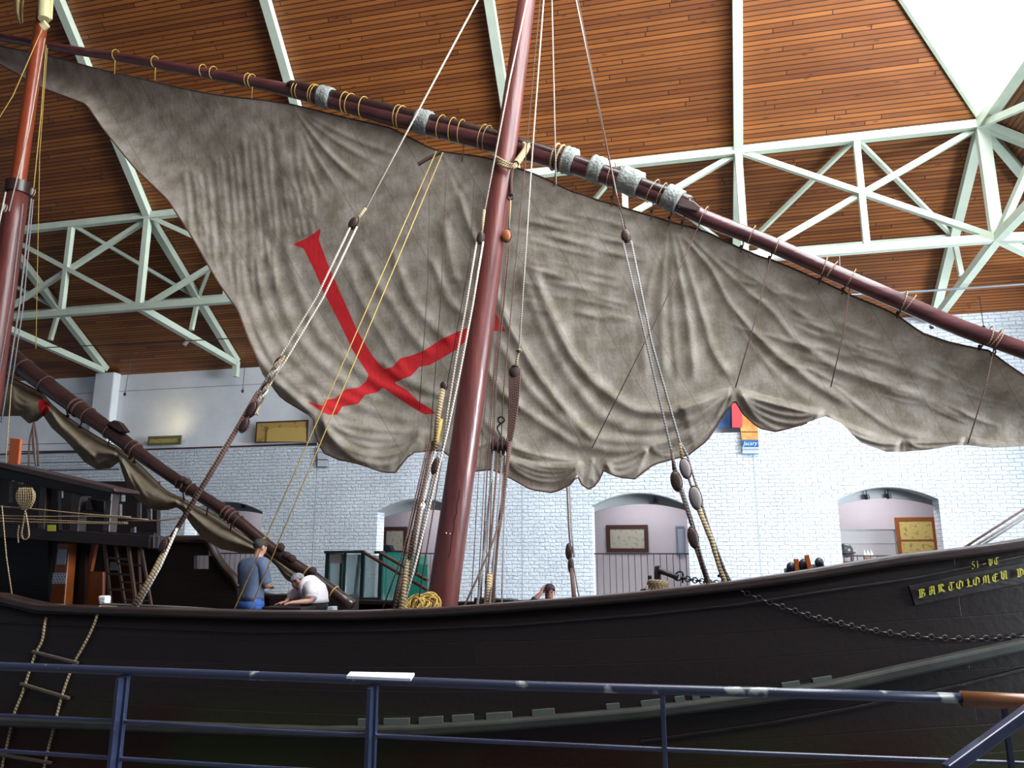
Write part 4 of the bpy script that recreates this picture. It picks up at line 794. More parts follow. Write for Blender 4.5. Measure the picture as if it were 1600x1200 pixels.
for k, (p0, p1, mt_, l) in enumerate((((1062, 765), (1083, 830), ROPED, 'dark fall of the left lower tackle'), ((1067, 765), (1087, 832), ROPEG, 'grey fall of the left lower tackle'), ((1075, 745), (1090, 790), ROPED, 'dark fall between the two right tackle blocks'), ((1082, 740), (1094, 772), ROPE, 'tan fall between the two right tackle blocks'))):
    rope([P(*p0, yy(p0[1])), P(*p1, yy(p1[1]))], .011, mt_, l+' against the white wall')
rope([P(1085, 845, yy(845)), P(1100, 890, 7.8), P(1108, 915, 7.7)], .026, ROPED, 'thick dark lashing rising from the gunwale on the left of the pair', n=8)
rope([P(1090, 790, yy(790)), P(1112, 845, yy(845)), P(1126, 890, 7.8), P(1134, 914, 7.72)], .026, ROPE, 'thick tan lashing rising from the gunwale beside the chain', n=8)
rope([P(1118, 860, yy(860)), P(1132, 890, 7.8), P(1143, 912, 7.75)], .012, ROPED, 'thin dark rope end reaching the gunwale right of the tan lashing')
# centre shroud in front of the mast
TE = P(832, -40, 9.35); TF = P(640, 950, 7.5); ye = lambda v: on(TE, TF, v).y
rope([TE, P(797, 122, ye(122)), P(757, 330, ye(330))], .012, ROPEW, 'pale rope running down in front of the upper mast')
rope([P(757, 328, ye(328)), P(752, 368, ye(368))], .019, ROPE, 'short tan splice in front of the mast', name='rope_splice')
block(P(751, 372, ye(372)), P(757, 340, 9)-P(745, 410, 9), .085, .15, 'slim block against the left side of the mast under the yard', group=G1)
rope([P(745, 378, ye(378)), P(728, 480, ye(480)), P(713, 560, ye(560)), P(700, 640, ye(640)), P(692, 700, ye(700))], .0125, ROPEW, 'pale laid rope running down just left of the mast')
rope([P(755, 378, ye(378)), P(738, 480, ye(480)), P(720, 575, ye(575)), P(700, 670, ye(670)), P(652, 870, ye(870)), P(630, 950, 7.45)], .0135, ROPEW, 'pale laid rope lying over the left edge of the mast down to the gunwale')
rope([P(693, 603, ye(603)), P(685, 650, ye(650)), P(680, 700, ye(700))], .030, ROPE, 'bundled tan rope hanging left of the mast at the sail foot', name='rope_bundle', n=8)
rope([P(689, 655, ye(655)), P(683, 690, ye(690)), P(677, 702, ye(700))], .026, ROPEY, 'yellowish whipping on the rope bundle left of the mast', name='rope_bundle', n=8)
block(P(694, 603, ye(603)), (0.1, 0, 1), .08, .10, 'small block capping the rope bundle left of the mast', group=G1)
block(P(680, 728, ye(728)), P(690, 700, 9)-P(672, 760, 9), .07, .17, 'small dark block against the wall just left of the mast below the sail', group=G1)
fans = [((668, 695), (628, 870), (598, 950), .008, ROPED), ((676, 690), (653, 800), (625, 950), .020, ROPED), ((682, 690), (658, 800), (640, 900), .014, ROPEW), ((686, 705), (666, 790), (645, 900), .016, ROPEG), ((681, 735), (668, 800), (650, 900), .011, ROPED), ((690, 720), (680, 780), (652, 950), .008, ROPED), ((672, 690), (650, 790), (612, 950), .010, ROPED)]
for i, (a, b, c, r, mt_) in enumerate(fans):
    rope([P(*a, ye(a[1])+.03*i), P(*b, ye(b[1])+.03*i), P(*c, 7.5+.03*i)], r, mt_, ['thin dark rope farthest left of the ropes fanning out beside the mast foot', 'thick brown rope leading the fan down beside the mast foot', 'pale rope in the fan beside the mast foot', 'grey rope in the fan beside the mast foot', 'dark rope close to the mast in the fan left of it', 'thin dark rope nearest the mast in the fan left of it', 'slender dark rope between the fan ropes left of the mast'][i])
rope([P(648, 830, 7.8), P(636, 890, 7.6), P(627, 952, 7.42)], .034, ROPE, 'thick tan rope lashing at the gunwale left of the mast foot', n=10)
rope([P(640, 868, 7.7), P(628, 905, 7.55), P(616, 952, 7.42)], .022, ROPED, 'dark red brown lashing beside the thick tan one left of the mast foot', n=8)
# ropes right of the mast
rope([P(851, -20, 9.9), P(832, 235, 9.75), P(811, 548, 9.4)], .012, ROPEW, 'pale straight rope hanging right of the mast down to a knot')
rope([P(846, -20, 9.95), P(822, 240, 9.85), P(786, 620, 9.5), P(783, 690, 9.4)], .008, ROPED, 'thin dark rope hanging between the mast and the pale rope')
rope([P(862, -20, 10.1), P(866, 160, 10.1), P(869, 289, 10.15)], .009, ROPEW, 'thin pale rope hanging above the yard right of the mast')
rope([P(811, 546, 9.4), P(808, 562, 9.4), P(806, 574, 9.4)], .020, ROPE, 'tan splice under the knot right of the mast', name='rope_splice')
for (u, v, s_, l) in ((811, 548, .03, 'small tan rope knot right of the mast'), (805, 573, .035, 'dark rope knot just above the big strop right of the mast')):
    m = MB(); m.ell(P(u, v, 9.38), (s_, s_*.9, s_)); m.ring(P(u, v, 9.38), (0, .3, 1), s_, .012, 12, 5); tag(m.build('rope_knot', ROPED if 'dark' in l else ROPE, smooth=True), l, 'knot')
st = empty('rope_strop', P(803, 590, 9.4), 'bulky dark rope strop of many strands hanging right of the mast', 'rope')
m = MB(); m.ell(P(804, 582, 9.4), (.075, .06, .10)); m.build('strop_head', ROPED, st, smooth=True)
for k in range(6):
    m = MB(); q = k-2.5; m.tube(spline([P(804+q*3.2, 574+abs(q), 9.4), P(804+q*3, 600, 9.36), P(801+q*2.2, 650, 9.34), P(795+q*.8, 700, 9.3)], 4), .014, 6); m.build('strand', ROPED, st, smooth=True)
rope([P(797, 690, 9.3), P(790, 745, 9.2), P(785, 790, 9.1), P(777, 840, 8.9), P(772, 880, 8.6), P(770, 945, 8.2)], .026, ROPED, 'thick brown rope hanging from the strop to the deck right of the mast', n=8)
hl = empty('halyard_ring', P(798, 285, 9.9), 'iron ring and shackle under the yard rope just right of the mast', 'shackle')
m = MB(); m.ring(P(798, 308, 9.9), (.2, 1, 0), .045, .012); m.build('ring', IRON, hl, smooth=True)
rope([P(799, 262, 9.95), P(798, 306, 9.92)], .028, ROPED, 'short doubled rope hanging from the parrel right of the mast')
rope([P(798, 312, 9.9), P(795, 358, 9.9)], .014, ROPE, 'knotted short rope above the orange block')
block(P(792, 369, 9.9), (0, 0, 1), .13, .17, 'round orange wooden block hanging right of the mast', BLOCKO)
for i, (u0, u1, u2, l) in enumerate(((787, 770, 735, 'leftmost'), (790, 777, 745, 'second'), (793, 779, 750, 'middle'), (796, 781, 756, 'fourth'), (797, 783, 760, 'rightmost'))):
    rope([P(u0, 384, 9.85), P((u0+u1)/2+1, 440, 9.8), P(u1-8, 600, 9.6), P(u2+13-i, 740, 9.2), P(u2+1, 942, 8.2)], .0055 if i not in (2, 4) else .009, ROPED, l+' thin dark cord of the five hanging from the orange block', name='cord', group=None)
# big multi-sheave tackle by the mast
hk = empty('tackle_hook', P(783, 655, 9.35), 'iron hook with eye above the big tackle block right of the mast', 'hook')
m = MB(); m.ring(P(783, 656, 9.35), (0, 1, .2), .04, .012); m.build('eye', IRON, hk, smooth=True)
m = MB(); m.tube(spline([P(783, 661, 9.35), P(777, 668, 9.35), P(780, 676, 9.35), P(784, 684, 9.35)], 5), .012, 6); m.build('hook', IRON, hk, smooth=True)
bb = empty('tackle_block', P(782, 695, 9.35), 'wide dark triple block of the halyard tackle right of the mast', 'pulley')
for k in range(4): m = MB(); m.ell(P(771.5+k*7.4, 697, 9.35), (.026, .085, .125)); m.build('cheek', BLOCKW, bb, smooth=True)
m = MB(); m.tube([P(768, 697, 9.35), P(796, 697, 9.35)], .055, 14); m.build('sheave', IRON, bb, smooth=True)
m = MB(); slab(m, [(781, 715), (788, 712), (790, 738), (783, 742)], 9.3, .08); m.build('pale_strop_end', mat('pale_green_rope_end', (.42, .45, .38), .9, bump=1), bb)
for i, (u0, v0, u1, r, mt_, l) in enumerate(((772, 705, 746, .016, ROPEG, 'leftmost grey'), (778, 708, 757, .014, ROPED, 'dark second'), (785, 712, 765, .013, ROPEG, 'grey middle'), (789, 712, 770, .010, ROPED, 'thin dark fourth'), (790, 760, 784, .009, ROPEG, 'thin pale rightmost'))):
    rope([P(u0, v0, 9.3), P((u0*1.1+u1*.9)/2, 825, 8.9), P(u1, 946, 7.9)], r, mt_, l+' fall dropping from the big tackle block to the bulwark')
rope([P(765, 898, 8.2), P(764, 922, 8.1), P(762, 946, 8.0)], .034, ROPE, 'coiled rope hank on the falls right of the mast foot', name='rope_hank', n=8)
rope([P(786, 800, 8.9), P(766, 858, 8.5), P(745, 905, 8.2), P(726, 946, 7.9)], .012, ROPED, 'slanting dark rope crossing the falls right of the mast foot')
# ropes of the parrel round mast and yard
m = MB()
for k in range(3):
    pts = spline([P(770+2*k, 242+4*k, 10.0), P(780, 248+4*k, 9.78), P(795, 256+3*k, 9.78), P(806, 256+2*k, 9.8), P(816, 240+3*k, 10.05), P(826, 226+2*k, 10.2), P(832, 222+2*k, 10.45)], 5); m.tube(pts, .022, 7)
tag(m.build('parrel_rope', ROPE, smooth=True), 'thick tan rope binding the yard to the mast', 'rope')
m = MB(); m.tube(spline([P(806, 256, 9.8), P(812, 248, 9.95), P(822, 232, 10.12), P(818, 226, 10.2)], 4), .05, 8); tag(m.build('rope_bundle', ROPE, smooth=True), 'knotted tan rope bundle where the mast meets the yard', 'rope')
# brails
BR = [((682, 236), (416, 838), (366, 952), ROPEY, 'left yellow cord running from the yard over the red cross to the blue shirted man'), ((692, 238), (434, 852), (391, 952), ROPEY, 'right yellow cord running from the yard over the red cross past the crouching man'),
      ((672, 270), (668, 450), (655, 640), ROPED, 'thin dark line hanging over the sail left of the mast, farthest left'), ((697, 265), (690, 450), (672, 690), ROPED, 'thin dark line hanging over the sail left of the mast, in the middle'), ((741, 280), (735, 400), (697, 610), ROPED, 'thin dark line hanging over the sail close to the mast'),
      ((455, 345), (420, 400), (402, 450), ROPED, 'faint dark brail line on the left part of the sail'), ((430, 300), (400, 420), (388, 470), ROPED, 'second faint brail line left of the cross top')]
for a, b, c, mt_, l in BR[:5]:
    d = 0 if mt_ is ROPEY else 1
    rope([P(*a, 10.2), P(*b, 9.4 if not d else 10.1), P(*c, 8.6 if not d else 10.15)] if d else [P(*a, 10.2), P(*c, 7.5)], .0055 if d else .007, mt_, l, name='cord')
for i, (pts, l) in enumerate(((((1206, 396), (1180, 500), (1149, 606)), 'thin dark cord down the sail to the notch in its foot'), (((1328, 447), (1318, 520), (1298, 605)), 'thin dark cord down the sail right of the foot notch'), (((1554, 540), (1540, 605), (1512, 694)), 'thin dark cord near the right edge of the sail'), (((1093, 350), (1035, 480), (925, 700)), 'thin dark cord slanting from the yard across to the lower middle of the sail'))):
    rope([P(*p_, 10.36) for p_ in pts], .0075, ROPED, l, name='cord')
m = MB(); m.tube(spline([P(688, 238, 10.25), P(672, 246, 10.22), P(653, 257, 10.2)], 4), [.03]*9, 8); tag(m.build('wooden_toggle', BLOCKW, smooth=True), 'dark slim toggle lying on the sail left of the mast under the yard', 'toggle')
# brail tackle in front of the arch
rope([P(886, 760, 9.2), P(889, 830, 9.0), P(893, 870, 8.7)], .011, ROPED, 'left rope of the pair hanging below the sail foot')
rope([P(890, 760, 9.2), P(893, 830, 9.0), P(897, 870, 8.7)], .011, ROPEG, 'right rope of the pair hanging below the sail foot')
block(P(889, 862, 8.8), (0, 0, 1), .07, .17, 'dark slim block hanging in front of the white wall between arches')
block(P(892, 884, 8.6), (0, 0, 1), .06, .15, 'lower dark slim block near the bulwark between the arches')
rope([P(893, 890, 8.5), P(897, 934, 7.9)], .022, ROPED, 'thick dark rope end reaching the bulwark between the arches', n=8)
rope([P(897, 890, 8.5), P(905, 934, 7.9)], .007, ROPED, 'thin rope beside the thick end between the arches')
# mizzen rigging at the left edge
MZ = [((66, 45), (20, 150), (-30, 230), .009, ROPEY, 'thin yellowish stay slanting left from the mizzen mast head', 9.8), ((70, 60), (46, 200), (14, 330), .010, ROPEW, 'pale rope running down the front of the mizzen topmast', 9.75), ((72, 70), (64, 180), (52, 300), .009, ROPEY, 'thin yellowish rope just right of the mizzen topmast', 9.8),
      ((74, 75), (62, 240), (56, 545), .006, ROPEY, 'thin tan cord hanging straight down right of the mizzen mast', 10.0), ((36, 318), (18, 470), (-8, 620), .011, ROPEG, 'grey rope along the right side of the mizzen mast', 9.7), ((49, 310), (30, 480), (2, 660), .013, ROPEG, 'left of two grey ropes dropping past the mizzen yard', 9.5),
      ((52, 312), (36, 480), (18, 600), .010, ROPEG, 'right of two grey ropes dropping past the mizzen yard', 9.55), ((18, 600), (12, 680), (8, 730), .008, ROPE, 'thin tan cord ending at the stern rail', 9.3), ((9, 300), (-6, 370), (-20, 430), .012, ROPEW, 'pale knotted rope at the far left edge', 9.4), ((3, 790), (10, 870), (22, 952), .007, ROPE, 'thin cord hanging in the dark stern opening', 7.9)]
for a, b, c, r, mt_, l, Y in MZ: rope([P(*a, Y), P(*b, Y), P(*c, Y-.1)], r, mt_, l)
block(P(51, 300, 9.7), (0.1, 0, 1), .07, .13, 'small pale block on the ropes right of the mizzen mast', mat('pale_block_wood', (.35, .3, .25), .6))
block(P(7, 325, 9.5), (0.2, 0, 1), .07, .14, 'small weathered block at the far left edge', bpy.data.materials['pale_block_wood'])
for i, (pts, l) in enumerate(((((-30, 789), (60, 796), (130, 803), (205, 808)), 'top pale rope sagging across the stern rail'), (((-30, 805), (60, 807), (150, 807), (232, 812)), 'second pale rope stretched across the stern rail'), (((-30, 809), (60, 812), (150, 816), (200, 816)), 'third pale rope stretched across the stern rail'), (((-30, 814), (60, 816), (150, 818), (200, 818)), 'lowest pale rope stretched across the stern rail'))):
    rope([P(*q, 8.05) for q in pts], .008, ROPE, l, sp=4)
rope([P(200, 814, 8.05), P(235, 814, 8.05), P(270, 811, 8.2), P(290, 806, 8.4)], .010, ROPED, 'dark rope tail leading right from the stern rail ropes', sp=3)
ck = empty('rope_coil', P(38, 770, 8.05), 'hank of pale rope hanging with a loop over the stern rail', 'rope')
for k in range(7):
    u = 30+k*3.2; m = MB(); m.tube(spline([P(u-2, 766-abs(k-3)*-1.2, 8.08), P(u+.5, 763, 8.0), P(u+1+(k-3)*.4, 780, 7.98), P(38+(k-3)*.9, 796, 8.0)], 4), .011, 6); m.build('strand', ROPE, ck, smooth=True)
for s_ in (-1, 1): m = MB(); m.tube(spline([P(36, 763, 8.05), P(40+s_*12, 767, 8.0), P(40+s_*14, 780, 8.0), P(40+s_*7, 794, 8.0)], 4), .010, 6); m.build('strand', ROPE, ck, smooth=True)
m = MB(); m.tube(spline([P(40, 796, 8), P(37, 815, 8), P(34, 835, 8), P(38, 843, 8), P(45, 838, 8), P(44, 822, 8), P(40, 800, 8)], 5), .010, 6); m.build('loop', ROPE, ck, smooth=True)
m = MB(); m.tube(spline([P(30, 820, 8), P(28, 835, 8), P(29, 848, 8)], 4), .008, 6); m.build('tail', ROPE, ck, smooth=True)
# gunwale furniture ---------------------------------------------------
# yellow rope coil
yc = empty('rope_heap', P(660, 945, 7.9), 'heap of yellow coiled rope at the foot of the mast', 'rope')
rr = random.Random(5)
for k in range(40):
    c = P(660+rr.uniform(-13, 13), 946+rr.uniform(-4, 4), 7.75+rr.uniform(-.12, .22)); R_ = rr.uniform(.045, .115); nv = Vector((rr.uniform(-1, 1), -1, rr.uniform(-.3, 1.6)))
    m = MB(); m.ring(c, nv, R_, .009, 22, 5, sx=rr.uniform(1.0, 1.3)); m.build('coil', ROPEY, yc, smooth=True)
# timber bitt with rope, iron crane and chain
bt = empty('mooring_bitt', P(1027, 925, 7.75), 'short wooden post wound with tan rope on the bulwark', 'bitt')
m = MB(); m.tube([P(1028, 930, 7.75), P(1028, 906, 7.75)], .085, 16); m.build('post', BLOCKO if False else mat('brown_bitt_wood', (.16, .085, .06), .6), bt, smooth=True, bevel=.01)
for k in range(6): m = MB(); m.ring(P(1028, 922-k*2.6, 7.75), (rr.uniform(-.1, .1), .1, 1), .092+rr.uniform(0, .01), .010, 18, 5); m.build('turn', ROPE, bt, smooth=True)
m = MB(); m.tube(spline([P(1016, 912, 7.7), P(1010, 918, 7.68), P(1014, 922, 7.66), P(1018, 917, 7.66)], 4), .008, 5); m.build('tail', ROPE, bt, smooth=True)
cr_ = empty('iron_bracket', P(1027, 905, 8.1), 'black iron post with a slanting arm holding a chain', 'iron fitting')
m = MB(); slab(m, [(1023, 884), (1032, 884), (1032, 908), (1022, 908)], 8.0, .08); m.build('post', IRON, cr_, bevel=.01)
m = MB(); m.tube([P(1030, 891, 8.0), P(1042, 896, 7.98), P(1059, 902, 7.95)], [.035, .025, .03], 10); m.build('arm', IRON, cr_, smooth=True)
m = MB(); slab(m, [(1012, 899), (1018, 899), (1018, 909), (1012, 909)], 8.0, .06); m.build('lug', IRON, cr_, bevel=.01)
m = MB(); m.ring(P(1061, 900, 7.95), (0, 1, 0), .035, .008, sx=1.4); m.build('shackle', IRON, cr_, smooth=True)
m = MB(); m.tube([P(1066.5, 895, 7.94), P(1066.5, 911, 7.94)], .009, 8); m.ell(P(1066.5, 904, 7.94), (.02, .02, .02)); m.build('pin', IRON, cr_, smooth=True)
m = MB(); slab(m, [(1000, 921), (1009, 919), (1010, 926), (1000, 927)], 7.8, .06); tag(m.build('iron_cleat', IRON, bevel=.01), 'small black iron fitting on the bulwark left of the wound post', 'iron fitting')
m = MB(); slab(m, [(1121, 898), (1127, 896), (1127, 902), (1121, 902)], 7.85, .06); tag(m.build('iron_cleat', IRON, bevel=.01), 'small black iron knob beside the tan lashing at the chain end', 'iron fitting')
ch = empty('chain', P(1100, 906, 7.9), 'short black iron chain hanging beside the tan lashings', 'chain')
for k in range(12):
    u = 1069+k*5.6; v = 903.6+k*.72+1.2*sin(pi*k/11); c = P(u, v, 7.93-.012*k); m = MB(); m.ring(c, (0, 1, .0) if k % 2 else (0, .25, 1), .026, .0065, 12, 5, sx=1.0); m.build('link', IRON, ch, smooth=True)
# long chain draped over the bow planking
cp = [onhull(u, v, .03) for u, v in [(1136, 913), (1165, 926), (1200, 940), (1235, 952), (1270, 963), (1310, 973), (1350, 982), (1400, 990), (1450, 995), (1500, 998), (1550, 997), (1600, 993), (1660, 984)]]
cps = spline(cp, 14); m = MB(); acc = 0
LINK = mat('dull_steel_link', (.10, .10, .09), .5, metal=.3)
lc = empty('chain', cp[0], 'long dull chain draped along the dark bow planking under the name', 'chain'); cnt = 0
last = cps[0]
for i in range(1, len(cps)):
    if (cps[i]-last).length > .043:
        d = (cps[i]-last).normalized(); nv = Vector((0, 1, 0)) if cnt % 2 else d.cross(Vector((0, 1, 0))); mm = MB(); mm.ring((cps[i]+last)/2, nv, .023, .005, 10, 4, sx=1.0)
        if cnt < 100: mm.build('link', LINK, lc, smooth=True)
        else:
            b0_ = len(m.v); m.v += mm.v; 
            for f in mm.f: m.face([b0_+q for q in f])
        cnt += 1; last = cps[i]
if m.v: tag(m.build('links', LINK, lc, smooth=True), kind='stuff')
# windlass / pin rail on the far side
pr = empty('windlass', P(1258, 890, 8.6), 'dark iron bound windlass with orange handles standing behind the bow bulwark', 'windlass')
DK = mat('blue_black_iron', (.02, .022, .04), .45)
m = MB(); slab(m, [(1228, 888), (1249, 887), (1249, 905), (1231, 905)], 8.5, .25); m.build('drum', DK, pr, bevel=.02)
m = MB(); slab(m, [(1251, 884), (1290, 881), (1291, 900), (1250, 905)], 8.55, .3); m.build('drum', DK, pr, bevel=.03)
for u, v, s_ in ((1236, 886, .045), (1257, 883, .06), (1280, 879, .045)): m = MB(); m.ell(P(u, v, 8.5), (s_, s_, s_*1.1)); m.build('knob', DK, pr, smooth=True)
m = MB(); m.bar(P(1243.5, 873, 8.5), P(1246, 898, 8.5), .045, .045); m.build('handle', ORNG, pr, bevel=.006)
m = MB(); m.bar(P(1260, 867, 8.42), P(1269, 905, 8.42), .045, .045); m.build('handle', ORNG, pr, bevel=.006)
# bow ropes
for i, (a, b) in enumerate((((1503, 858), (1620, 783)), ((1517, 857), (1620, 792)), ((1528, 856), (1620, 797)))):
    rope([P(*a, 7.9), P(*b, 9.2)], .012, ROPEG if i else ROPED, ('left', 'middle', 'right')[i]+' of three stays rising from the bow bulwark to the right edge')
# rope ladder over the side
ld = empty('rope_ladder', onhull(100, 960, .06), 'rope ladder with wooden rungs hanging down the dark hull at the left', 'ladder')
La = [(103, 946), (80, 946), (76, 950), (70, 975), (66, 1000), (56, 1020), (48, 1042), (36, 1080), (22, 1115), (14, 1150), (6, 1185), (0, 1215)]
Lb = [(183, 949), (158, 948), (155, 953), (145, 980), (130, 1010), (117, 1033), (106, 1060), (96, 1090), (88, 1120), (82, 1145), (74, 1175), (66, 1215)]
def hp(u, v, o_): return onhull(u, v, o_)
for L_ in (La, Lb):
    pts = [hp(u, v, .05) if v > 950 else P(u, v, 7.36) for u, v in L_]; m = MB(); m.tube(spline(pts, 4), .014, 6); m.build('side_rope', ROPE, ld, smooth=True)
for (a, b) in (((51, 1018), (122, 1036)), ((32, 1068), (108, 1091)), ((10, 1122), (92, 1133)), ((-4, 1178), (80, 1192))):
    m = MB(); m.bar(hp(*a, .05), hp(*b, .05), .035, .03); m.build('rung', mat('old_rung_wood', (.10, .08, .06), .7) if a[0] == 51 else bpy.data.materials['old_rung_wood'], ld, bevel=.006)
m = MB(); m.tube([P(160, 944, 7.6), P(220, 946, 7.6), P(300, 950, 7.6), P(352, 954, 7.6)], .014, 8); tag(m.build('steel_bar', mat('bright_steel', (.6, .6, .62), .25, metal=.9), smooth=True), 'thin bright steel bar lying along the gunwale beside the cabin', 'bar')
# hull repair spots
for i, (u, v) in enumerate(((1155, 1030), (1207, 1003), (1258, 990), (1210, 1030), (1262, 1018), (1160, 1118))):
    p_ = onhull(u, v, .0); m = MB(); m.ell(p_, (.03, .012, .03), None, 8, 5); m.build('wood_plug', mat('pale_plug_wood', (.12, .10, .06), .8) if i == 0 else bpy.data.materials['pale_plug_wood'], ship, smooth=True)
# ------------------------------------------------------------------ foreground railing
BLUE = mat('dark_blue_rail_paint', (.028, .038, .085), .28, var=.3, vscale=6, coat=.4)
WORN = mat('worn_blue_rail_paint', (.04, .052, .10), .35, coat=.2)
def _worn():
    N = WORN.node_tree.nodes; L = WORN.node_tree.links; tc = N.new('ShaderNodeTexCoord'); n = N.new('ShaderNodeTexNoise'); n.inputs['Scale'].default_value = 7; n.inputs['Detail'].default_value = 7; L.new(tc.outputs['Object'], n.inputs[0])
    r = N.new('ShaderNodeValToRGB'); L.new(n.outputs[0], r.inputs[0]); e = r.color_ramp.elements; e[0].position = .61; e[0].color = (.03, .038, .075, 1); e[1].position = .66; e[1].color = (.34, .36, .34, 1); L.new(r.outputs[0], N['Principled BSDF'].inputs['Base Color'])
_worn()
def rY(u): return float(np.interp(u, [0, 1600], [3.30, 3.50]))
fe = empty('handrail', P(580, 1150, 3.3), 'dark blue tubular steel railing in front of the ship with chipped paint', 'railing')
def railpath(pix): return [P(u, v, rY(u)) for u, v in pix]
TOPR = [(-200, 1029), (0, 1041), (400, 1056), (800, 1071), (1200, 1082), (1504, 1091)]
m = MB(); m.tube(railpath(TOPR), .020, 14); top_ = m.build('top_rail', WORN, fe, smooth=2)
m = MB(); m.tube(railpath([(1502, 1092), (1720, 1102)]), .030, 14); wr = m.build('wooden_handrail', mat('pale_orange_handrail', (.22, .085, .03), .35, var=.3, coat=.2), fe, smooth=2)
m = MB(); m.tube(railpath([(-200, 1107), (0, 1118), (192, 1127), (400, 1141), (575, 1149), (800, 1160), (1035, 1171), (1200, 1178), (1600, 1193), (1720, 1198)]), .009, 10); m.build('middle_rail', BLUE, fe, smooth=2)
m = MB(); m.tube(railpath([(-200, 1165), (0, 1173), (185, 1185), (400, 1199), (575, 1208), (1035, 1232), (1600, 1258)]), .009, 10); m.build('lower_rail', BLUE, fe, smooth=2)
for u, wd in ((195, .05), (583, .05), (1035, .02), (1568, .02)):
    v = float(np.interp(u, [q[0] for q in TOPR], [q[1] for q in TOPR])); a = P(u, v+6, rY(u)); m = MB(); m.bx(a.x-wd/2, a.x+wd/2, a.y-.012, a.y+.012, 0, a.z); m.build('post', BLUE, fe, bevel=.004)
    if wd > .03: m = MB(); m.bx(a.x-.008, a.x+.012, a.y-.05, a.y-.012, 0.25, a.z-.01); m.build('post_rib', BLUE, fe, bevel=.003)
m = MB(); m.bar(P(1480, 1204, 3.2), P(1650, 1080, 3.4), .04, .04); m.build('stair_rail', BLUE, fe, bevel=.006)
m = MB(); a, b, c, d = P(541, 1058, 3.12+.1), P(641, 1061, 3.25), P(648, 1051, 3.45), P(547, 1048, 3.42)
a = PZ(541, 1056, 1.085); b = PZ(642, 1060, 1.085); c = PZ(648, 1051, 1.10); d = PZ(547, 1049, 1.10)
m.prism([a, b, c, d], (0, 0, -.012)); tag(m.build('information_plate', mat('white_plate', (.8, .82, .9), .4), bevel=.002), 'white information plate lying tilted on the blue handrail', 'plate')
# ------------------------------------------------------------------ wall furniture
# balustrades in the arches
for i, (x0, x1, zs, zc) in enumerate(AR):
    o = empty('balustrade', ((x0+x1)/2, YW+.2, ZF), ['dark balustrade in the arch behind the furled stern sail', 'dark balustrade in the arch half hidden by the mast', 'dark balustrade in the arch with one framed map in the middle', 'dark balustrade in the arch with the globe at the right'][i], 'balustrade', 'balustrades of the arches')
    zt_ = 1.54 if i != 3 else 1.50; m = MB(); m.bx(x0, x1, YW+.19, YW+.22, zt_-.03, zt_); m.build('top_rail', IRON, o)
    n = 15
    for k in range(n): xx = x0+(x1-x0)*(k+.5)/n; m = MB(); m.tube([(xx, YW+.2, ZF), (xx, YW+.2, zt_-.02)], .009, 6); m.build('baluster', IRON, o)
def frame(u0, v0, u1, v1, Y, bw, fm, pm, label, name='framed_map', mid=False):
    a = P(u0, v1, Y); b = P(u1, v0, Y); x0, x1, z0_, z1_ = a.x, b.x, a.z, b.z
    o = empty(name, ((x0+x1)/2, Y, z0_), label, 'picture')
    m = MB(); m.bx(x0, x1, Y, Y+.05, z1_-bw, z1_); m.bx(x0, x1, Y, Y+.05, z0_, z0_+bw); m.bx(x0, x0+bw, Y, Y+.05, z0_+bw, z1_-bw); m.bx(x1-bw, x1, Y, Y+.05, z0_+bw, z1_-bw)
    if mid: zc_ = (z0_+z1_)/2; m.bx(x0+bw, x1-bw, Y+.005, Y+.04, zc_-.015, zc_+.015)
    m.build('frame', fm, o)
    m = MB(); m.v = [(x0+bw, Y+.02, z0_+bw), (x1-bw, Y+.02, z0_+bw), (x1-bw, Y+.02, z1_-bw), (x0+bw, Y+.02, z1_-bw)]; m.face((0, 1, 2, 3), [(0, 0), (x1-x0, 0), (x1-x0, z1_-z0_), (0, z1_-z0_)]); m.build('print', pm, o, fix=False)
    return o
def mapmat(name, bg, ink, sc_=9):
    m = bpy.data.materials.new(name); m.use_nodes = True; N = m.node_tree.nodes; L = m.node_tree.links; b = N['Principled BSDF']; tc = N.new('ShaderNodeTexCoord')
    n = N.new('ShaderNodeTexNoise'); n.inputs['Scale'].default_value = sc_; n.inputs['Detail'].default_value = 8; L.new(tc.outputs['UV'], n.inputs[0]); r = N.new('ShaderNodeValToRGB'); L.new(n.outputs[0], r.inputs[0])
    r.color_ramp.elements[0].position = .36; r.color_ramp.elements[1].position = .46; r.color_ramp.elements[0].color = (*ink, 1); r.color_ramp.elements[1].color = (*bg, 1); L.new(r.outputs[0], b.inputs['Base Color']); return m
PARCH = mapmat('parchment_print', (.42, .42, .36), (.28, .28, .24)); YMAP = mapmat('yellow_map_print', (.62, .50, .18), (.38, .28, .09))
OMAP = mapmat('old_colour_map', (.42, .26, .07), (.20, .12, .05), 4)
frame(948, 820, 1012, 863, 20.55, .10, BROWN, PARCH, 'brown framed map hanging in the middle arch above the balustrade')
frame(597, 823, 636, 866, 20.55, .10, BROWN, PARCH, 'dark framed map in the arch left of the mast')
frame(714, 820, 725, 871, 20.55, .06, OAKF, BROWN, 'narrow reddish framed picture just right of the mast in the arch')
frame(1405, 808, 1461, 880, 20.55, .085, OAKF, YMAP, 'tall orange framed yellow map in the right arch', mid=True)
frame(1057, 822, 1069, 869, 20.55, .04, mat('blue_grey_frame', (.16, .20, .28), .5), mat('blue_grey_panel', (.28, .32, .40), .5), 'narrow blue grey framed panel at the right of the middle arch', 'narrow_picture')
frame(398, 656, 481, 692, YW+.10, .03, BROWN, OMAP, 'wide old coloured map standing on the wall ledge left of the sail', 'painted_map')
